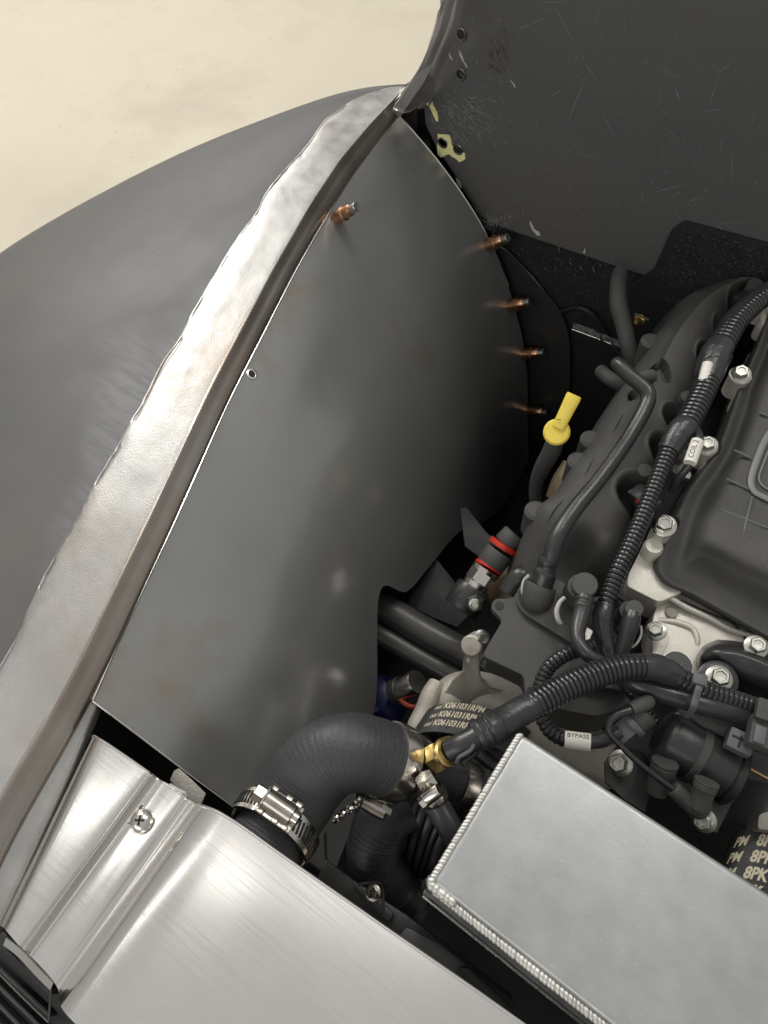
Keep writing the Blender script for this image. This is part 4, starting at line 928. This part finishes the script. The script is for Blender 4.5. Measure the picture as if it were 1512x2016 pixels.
def fitting(label, cap, pts, capr, m1=blk_m):
    t = Thing('quick_connect_elbow', label, 'pipe fitting', P(cap[0], cap[1], cap[2]-.02), 'black quick-connect elbows')
    c = P(*cap); r = RP(capr, c)
    t.part('round_cap', lathe([(r*.95, -.010), (r, -.009), (r, -.0006), (r*.93, 0), (r*.2, .0003)], c, (0, -.15, 1), 30), m1)
    t.part('neck', lathe([(r*1.25, -.030), (r*1.3, -.022), (r*1.05, -.018), (r*1.05, -.008)], c + V((-.002, 0, 0)), (0, -.15, 1), 30), m1)
    t.part('pipe', sweep(path(pts), 22), blk2_m)
    return t
f1 = fitting('larger black quick-connect elbow on the separator box with curved pipe', (1152, 1150, .972), [(1152, 1165, .966, 16), (1150, 1182, .966, 19), (1149, 1188, .966, 17), (1147, 1196, .966, 19), (1146, 1203, .966, 17), (1142, 1220, .966, 17), (1137, 1245, .968, 15), (1141, 1268, .970, 14), (1158, 1290, .970, 14), (1185, 1306, .968, 14), (1220, 1322, .960, 14)], 25)
f1.part('pale_clip', sweep(path([(1112, 1176, .958, 4), (1102, 1186, .957, 4.5), (1096, 1202, .956, 5), (1098, 1218, .954, 5), (1104, 1228, .952, 4)]), 8), clear_m)
f2 = fitting('smaller black quick-connect elbow right of the coil conduit', (1249, 1198, .962), [(1247, 1205, .958, 15), (1242, 1222, .957, 18), (1236, 1240, .955, 18), (1231, 1258, .953, 16), (1224, 1282, .950, 15), (1218, 1305, .947, 14)], 18)
f2.part('pale_clip', sweep(path([(1262, 1232, .950, 2.5), (1262, 1250, .949, 2.5), (1254, 1266, .948, 2.5), (1244, 1275, .947, 2)]), 8), clear_m)
single('foil_tag', 'shiny silver foil scrap behind the curved elbow pipe', 'tag', ppoly([(1153, 1232), (1168, 1242), (1160, 1262), (1164, 1276), (1150, 1268)], .955, .002, .0006), cast_m)
# separator box
ob = Thing('oil_separator_box', 'matte dark grey plastic separator box with corner ears', 'oil separator', P(1080, 1270, .9))
lid = rounded([(965, 1196), (974, 1178), (1010, 1179), (1026, 1150), (1100, 1140), (1170, 1190), (1215, 1250), (1262, 1330), (1240, 1362), (1150, 1345), (1063, 1360), (1052, 1384), (1036, 1374), (1031, 1330), (951, 1292), (957, 1276), (990, 1221)], 9, 3)
ob.part('lid', ppoly(lid, .936, .006, .0016, 3), blk_m)
ob.part('body', ppoly(rounded([(1000, 1200), (1030, 1165), (1100, 1150), (1170, 1200), (1210, 1260), (1250, 1335), (1235, 1352), (1150, 1340), (1040, 1345), (1034, 1326), (958, 1288), (964, 1275), (996, 1222)], 9, 3), .931, .030, .002), blk_m)
ob.part('raised_step', ppoly(rounded([(1028, 1155), (1095, 1150), (1180, 1210), (1215, 1290), (1160, 1285), (1122, 1264), (1030, 1207), (1016, 1185)], 10, 3), .9405, .005, .0016, 3), blk_m)
for x, y in ((983, 1192), (1046, 1362)):
    p = P(x, y, .9363); ob.part('ear_hole', lathe([(.0030, -.001), (.0030, .0002)], p, UP, 20), dark_m)
ob.part('lower_box', ppoly(rounded([(1085, 1392), (1150, 1345), (1255, 1345), (1258, 1372), (1205, 1402), (1170, 1410)], 10, 3), .925, .05, .002), blk_m)
# rear cylinder ring of vent behind the separator
single('vent_hose_stub', 'short ribbed black stub behind the left corner of the separator box', 'hose', sweep(path([(1000, 1170, .915, 20), (1012, 1150, .918, 22), (1024, 1138, .920, 24), (1036, 1133, .921, 22)]), 20), blk2_m)
# ================================================================== FRONT HOUSING + BELT
hs = Thing('pump_housing', 'rounded pale cast pump housing with bolt lug above the printed belt', 'pump housing', P(960, 1370, .85))
hs.part('barrel', sweep(path([(866, 1412, .850, 22), (878, 1392, .857, 40), (905, 1372, .860, 48), (950, 1376, .862, 52), (1010, 1404, .862, 54), (1080, 1440, .862, 54), (1160, 1482, .860, 54), (1215, 1510, .856, 46)]), 36), mat('warm_casting', (.44, .41, .355), .35, .5, .10, 30, .4, 900, .05, col2=(.33, .30, .25), c2s=35, c2t=(.52, .7)))
hs.part('lug_web', ppoly([(868, 1388, .868), (875, 1362, .876), (892, 1336, .884), (912, 1316, .896), (912, 1296, .905), (918, 1284, .908), (946, 1284, .908), (945, 1318, .900), (950, 1340, .893), (966, 1352, .886), (1000, 1362, .880), (1030, 1376, .878), (980, 1392, .876), (920, 1386, .876)], .905, .024, .004, 4), MATS['warm_casting'])
p = P(927, 1272, .916); hs.part('lug_boss', lathe([(.0070, -.018), (.0074, -.001), (.0064, 0)], p, (0, -.6, .8), 28), MATS['warm_casting'])
hs.part('lug_pin', lathe([(.0016, 0), (.0014, .0008)], P(922, 1300, .911), (0, -.5, .85), 14), castd_m)
bolt('pale bolt peeping behind the cast lug left of the separator', P(947, 1257, .915), (.5, -.2, 1), .8)
def belt(name, label, rear, dy, txt, rows_n, size, mt, edge_lip=True):
    t = Thing(name, label, 'belt', P(*rear[len(rear)//2]) - V((0, 0, .03)))
    top = [P(*q) for q in rear]; bot = [q + V((0, -dy, 0)) for q in top]
    sm = surf([top, [a.lerp(b, .5) for a, b in zip(top, bot)], bot], 60, 10, None, .004, lin_v=True)
    t.part('band', sm, belt_m)
    g_ = sm.grid; ctr = g_[0]
    cum = [0]
    for i in range(1, 60): cum.append(cum[-1] + (ctr[i]-ctr[i-1]).length)
    def at(s, w_):
        s = max(0, min(cum[-1]-1e-6, s)); i = 0
        while i < 58 and cum[i+1] < s: i += 1
        k = (s-cum[i])/(cum[i+1]-cum[i]); p_ = ctr[i].lerp(ctr[i+1], k); tn = (ctr[i+1]-ctr[i]).normalized(); nn_ = tn.cross(V((0, 1, 0)));
        nn_ = nn_ if nn_.z > 0 else -nn_
        return p_ + V((0, -w_, 0)) + nn_*.0003
    return t, at, cum[-1]
t, at, L_ = belt('serpentine_belt', 'black ribbed belt printed K061031RPM around the front pulley', [(828, 1425, .866), (836, 1405, .872), (850, 1392, .878), (869, 1386, .882), (890, 1384, .885), (915, 1386, .887), (945, 1391, .888), (975, 1399, .888), (1010, 1413, .886), (1045, 1440, .880)], .0235, '', 3, .006, gold_m)
def put_text(t, at, s0, w0, txt, size, shear=0, bold=0, xs=1):
    tm = text_mb(txt, size, bold, shear); t.part('lettering', MB().add([at(s0 + p.x*xs, w0 - p.y) for p in tm.v], tm.f), gold_m, smooth=False)
for k in range(3):
    w0 = .0042 + k*.0070
    put_text(t, at, .0290, w0, 'K061031RPM', .0064, .0, .00016, .80)
    put_text(t, at, .0225, w0, 'ool', .0052, .3, .0001, .7)
pulc = P(935, 1500, .845)
t.part('pulley', lathe([(.018, -.004), (.031, -.003), (.033, 0), (.033, .004), (.028, .006), (.012, .010)], P(925, 1478, .862) + V((0, 0, -.014)), (0, -1, .0), 40), blk2_m)
t.part('pulley_groove', lathe([(.029, -.03), (.029, -.004)], P(925, 1478, .862) + V((0, 0, -.014)), (0, -1, 0), 40), blk2_m)
t, at, L_ = belt('serpentine_belt', 'black belt printed RPM 8PK in cream at the lower right edge', [(1432, 1670, .902), (1440, 1650, .908), (1454, 1638, .914), (1476, 1631, .918), (1512, 1631, .920), (1560, 1642, .920), (1620, 1670, .918)], .05, '', 3, .01, gold_m)
for k in range(4):
    w0 = .0110 + k*.0102
    put_text(t, at, .0165, w0, 'PM', .0088, .1, .0003, .66)
    put_text(t, at, .0290, w0, '8PK', .0100, 0, .0004, .74)
t.part('pulley', lathe([(.03, -.002), (.045, 0), (.045, .03)], P(1540, 1700, .87), (0, 1, 0), 40), blk2_m)
single('cast_bracket', 'pale cast lug just above the printed 8PK belt', 'casting', ppoly(rounded([(1494, 1605), (1506, 1598), (1560, 1600), (1560, 1640), (1492, 1632)], 6, 3), .93, .02, .002), castd_m)
# rods: dark arms on the left
arm = Thing('suspension_arm', 'pair of dark steel tubes reaching from the panel notch to the engine', 'control arm', P(840, 1250, .8))
arm.part('upper_tube', sweep(path([(690, 1160, .79, 27), (760, 1198, .79, 28), (830, 1240, .79, 29), (900, 1278, .79, 29), (960, 1310, .79, 29)]), 28), mat('satin_steel_tube', (.085, .083, .08), .3, .38, .1, 20, .1, 300))
arm.part('lower_tube', sweep(path([(690, 1220, .78, 20), (760, 1255, .78, 21), (830, 1295, .78, 21), (920, 1345, .78, 21)]), 24), MATS['satin_steel_tube'])
# fuel / oil fittings
af = Thing('hose_fitting', 'silver and black hose fitting with red rings beside the valve cover', 'hose fitting', P(950, 1130, .86))
def seg(t, nm, a, b, r, m_, sides=None, ang=38):
    pa, pb = P(*a), P(*b); rr = RP(r, pa); L2 = (pb-pa).length
    return t.part(nm, lathe([(rr*.94, 0), (rr, L2*.08), (rr, L2*.92), (rr*.94, L2)], pa, pb-pa, 28, sides=sides), m_, ang=ang)
seg(af, 'black_body', (905, 1200, .855), (934, 1158, .862), 36, blk2_m)
seg(af, 'silver_collar', (930, 1163, .862), (942, 1145, .866), 27, ss_m)
seg(af, 'hex_nut', (940, 1148, .866), (955, 1126, .870), 28, ss_m, 6, 20)
seg(af, 'silver_collar', (954, 1128, .870), (960, 1119, .872), 29, ss_m)
seg(af, 'red_ring', (960, 1120, .872), (964, 1113, .873), 29, red_m)
seg(af, 'black_sleeve', (964, 1114, .873), (985, 1085, .880), 29, blk_m)
seg(af, 'red_ring', (988, 1080, .881), (994, 1071, .883), 31, red_m)
seg(af, 'black_tip', (994, 1072, .883), (1014, 1052, .888), 25, blk_m)
pb_ = P(935, 1188, .875); af.part('plug_hex', lathe([(.0070, -.005), (.0070, .001), (.0062, .002)], pb_, (.2, -.6, .8), sides=6), blk2_m, ang=20)
af.part('plug_socket', lathe([(.0048, .001), (.0048, .004), (.0036, .0048), (.0026, .0048), (.0024, .003)], pb_, (.2, -.6, .8), 20), zinc_m)
single('core_plug', 'tan domed disc behind the hose fitting', 'core plug', lathe([(.0185, -.012), (.0190, -.002), (.0165, .002), (.010, .0045), (.002, .0055)], P(995, 1160, .852), (-.5, -.5, .7), 36), tan_m)
single('heat_shield', 'dark folded steel flap hanging behind the notch in the panel', 'heat shield', ppoly([(826, 1118), (850, 1088), (900, 1150), (935, 1200), (900, 1235), (850, 1215), (800, 1190)], .76, .004, .001), dark_m)
single('heat_shield', 'narrow dark flap above the silver hose fitting', 'heat shield', ppoly([(905, 1000), (918, 998), (960, 1050), (1000, 1080), (975, 1120), (915, 1075)], .80, .004, .001), dark_m)
lf = Thing('pressure_fitting', 'silver fitting with a red ring low beside the pump housing', 'hose fitting', P(810, 1360, .83))
seg(lf, 'silver_body', (790, 1358, .835), (822, 1342, .850), 24, ss_m)
seg(lf, 'black_collar', (778, 1362, .83), (792, 1357, .836), 26, blk2_m)
lf.part('red_ring', sweep(path([(782, 1364, .838, 5), (792, 1380, .838, 6), (808, 1390, .838, 6), (824, 1391, .838, 5)]), 10), mat('dim_red', (.25, .03, .015), .2, .4))
single('cast_pipe', 'grey cast pipe dropping between silver fitting and printed belt', 'pipe', sweep(path([(862, 1345, .868, 18), (850, 1370, .868, 22), (838, 1400, .866, 22), (822, 1430, .865, 21), (812, 1448, .865, 16), (806, 1462, .865, 14), (802, 1474, .865, 14)]), 24), MATS['warm_casting'])
single('blue_fitting', 'dark blue anodised fitting low between panel and housing', 'hose fitting', lathe([(.020, -.02), (.022, 0), (.016, .014), (.008, .018)], P(745, 1375, .76), (-.3, -.2, 1), 28), blue_m)
# heater hose with small clamp
hh = Thing('heater_hose', 'small satin black hose dropping from the coolant tee behind the tank', 'hose', P(870, 1590, .93))
hh.part('hose_wall', sweep(path([(852, 1572, .972, 24), (862, 1590, .970, 25), (880, 1620, .965, 25), (900, 1655, .955, 25), (930, 1700, .94, 25)]), 28), mat('hose_satin', (.05, .05, .052), 0, .32, .1, 60, .1, 400))
hc = Thing('small_hose_clamp', 'small steel clamp with worm screw on the heater hose', 'hose clamp', P(850, 1560, .96))
seg(hc, 'nut', (833, 1528, .984), (846, 1548, .980), 20, ss_m, 6, 20)
seg(hc, 'band', (848, 1556, .976), (860, 1578, .972), 27, ss_m)
seg(hc, 'worm_housing', (865, 1555, .987), (838, 1575, .983), 13, ss_m)
seg(hc, 'screw_head', (838, 1575, .983), (829, 1583, .982), 13, ss_m, 6, 20)
# dark lower hoses
single('lower_hose', 'fat dark hose dropping under the elbow of the big radiator hose', 'hose', sweep(wave(path([(800, 1580, .90, 52), (765, 1600, .90, 54), (742, 1640, .89, 54), (738, 1690, .88, 54), (765, 1735, .87, 52), (800, 1790, .85, 50)]), .00012, .004), 36), rub_m)
single('convoluted_hose', 'dim ribbed hose behind the heater hose', 'hose', corrug(path([(800, 1640, .87, 62), (850, 1660, .87, 64), (900, 1690, .87, 62), (960, 1740, .86, 60)]), .006, .1, 28), dark_m)
lc = P(792, 1760, .872)
ck = Thing('hose_clamp', 'dim black clamp band low on the fat dark hose', 'hose clamp', lc, 'stainless worm-drive hose clamps')
ck.part('band', band(lc, P(805, 1800, .86) - P(770, 1740, .875), RP(54, lc), .010), dm_m)
fl_ = Thing('shroud_bracket', 'thin dark bracket around a small bolt below the hoses', 'bracket', P(735, 1760, .91))
fl_.part('frame', sweep(path([(705, 1742, .925, 3), (735, 1738, .925, 3), (752, 1745, .925, 3), (755, 1790, .92, 3)]), 8), dm_m)
# chain links under hose
rl = Thing('braided_strap', 'short chain-like braided strap glinting under the big hose', 'strap', P(690, 1590, .9))
for k in range(9):
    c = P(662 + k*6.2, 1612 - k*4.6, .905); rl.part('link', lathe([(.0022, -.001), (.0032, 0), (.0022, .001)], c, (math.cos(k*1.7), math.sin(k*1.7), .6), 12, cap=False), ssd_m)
# ================================================================== DIPSTICK
dp = P(1096, 851, .93)
ds = Thing('dipstick', 'bright yellow oil dipstick handle on a black tube', 'dipstick', dp)
ds.part('cap_disc', lathe([(.0085, -.002), (.0102, -.0008), (.0102, .001), (.0088, .0024), (.003, .0028)], dp, (.1, -.5, .85), 32), yel_m)
h0 = P(1099, 842, .934); h1 = P(1131, 777, .952)
ds.part('handle', sweep([(h0, .0052), (h0.lerp(h1, .3), .0053), (h0.lerp(h1, .6), .0056), (h0.lerp(h1, .93), .0060), (h1, .0054)], 16, flat=.42, flatdir=(0, -.6, .8)), yel_m)
ds.part('print_mark', box(h0.lerp(h1, .2) + V((-.002, -.002, .0026)), .0035, .0006, .0004, (1, .4, 0), (0, -.6, .8), 0), ink_m)
ds.part('tube', sweep(path([(1095, 862, .926, 17), (1085, 890, .91, 18), (1068, 920, .89, 16), (1056, 950, .87, 13), (1054, 985, .85, 11), (1070, 1020, .83, 11)]), 22), blk_m)
# ================================================================== REAR BITS
single('firewall_hose', 'dark hose curving down out of the firewall insulation', 'hose', sweep(path([(1222, 535, .93, 15), (1217, 560, .93, 16), (1218, 600, .925, 17), (1228, 640, .915, 16), (1240, 690, .90, 16), (1256, 730, .88, 16)]), 22), blk_m)
sm_ = Thing('seam_flange', 'glinting crinkled black seam flange crossing behind the dark hose', 'flange', P(1180, 655, .86))
sm_.part('strip', surf([[P(1126+k*24, 633+k*9.5, .865) for k in range(6)], [P(1128+k*24, 645+k*10.5, .862) for k in range(6)]], 60, 8, lambda p, u, v: p + V((0, 0, nz(p, 220, 2)*.0022)), .001, lin_v=True), foil_m, ang=80)
sm_.part('lower_edge', sweep(path([(1126, 648, .861, 1.2), (1180, 668, .861, 1.2), (1236, 690, .861, 1.2)]), 6), ssd_m)
bb = Thing('brass_stud', 'tiny brass stud under a bright tab behind the valve cover', 'stud', P(1260, 632, .9))
bb.part('tab', ppoly([(1248, 618), (1251, 616), (1278, 627), (1277, 631)], .91, .001, .0002), zinc_m)
bb.part('stud', lathe([(.0045, 0), (.005, .002), (.0028, .003), (.002, .009)], P(1261, 628, .903), (-.1, -.8, .3), 16), brass_m)
single('pcv_pipe', 'dim curved pipe beyond the breather tube end', 'pipe', sweep(path([(1182, 730, .90, 13), (1200, 745, .905, 14), (1225, 760, .90, 14), (1240, 790, .88, 14)]), 18), blk_m)
single('exhaust_patch', 'dull copper brown pipe end behind the dipstick tube', 'pipe', sweep(path([(1095, 985, .84, 22), (1112, 950, .85, 26), (1130, 915, .86, 22)]), 20), tan_m)
single('small_clip', 'pale small clip in front of the valve cover edge', 'clip', ppoly(rounded([(1024, 1062), (1036, 1056), (1042, 1068), (1030, 1078)], 3, 2), .89, .006, .001), clear_m)
single('pale_ear_clip', 'grey metal clip with a hole beside the COIL 2 wire', 'clip', ppoly(rounded([(1326, 915), (1350, 908), (1362, 935), (1358, 944), (1325, 930)], 4, 2), .948, .004, .001), mat('grey_steel_clip', (.22, .22, .21), .8, .4))
# small protruding bosses on the left flange of the valve cover
single('sensor_wire', 'thin black wire looping from the coil conduit down beside the small elbow', 'wire', sweep(path([(1200, 1170, .950, 4), (1222, 1178, .948, 4), (1232, 1192, .944, 4), (1226, 1215, .940, 4), (1214, 1240, .936, 4)]), 10), cond_m)
single('dropping_wire_loom', 'thin dark loom dropping behind the main conduit near the separator box', 'wire', corrug(path([(1218, 1330, .945, 11), (1232, 1350, .945, 12), (1250, 1372, .944, 12), (1268, 1395, .940, 12), (1290, 1420, .935, 12)]), .0031, .2, 12), cond_m)
single('bracket_cable', 'thin dark cable crossing the black gap under the big radiator hose', 'cable', sweep(path([(640, 1640, .88, 3), (642, 1690, .87, 3), (650, 1740, .86, 3)]), 8), dm_m)
single('rear_brake_line', 'dim curved line on the dark wall below the copper fasteners', 'pipe', sweep([(V((-.20 + k*.006, .55, .82 + .02*math.sin(k*.35))), .0022) for k in range(16)], 8), dm_m)
bpy.context.view_layer.update()
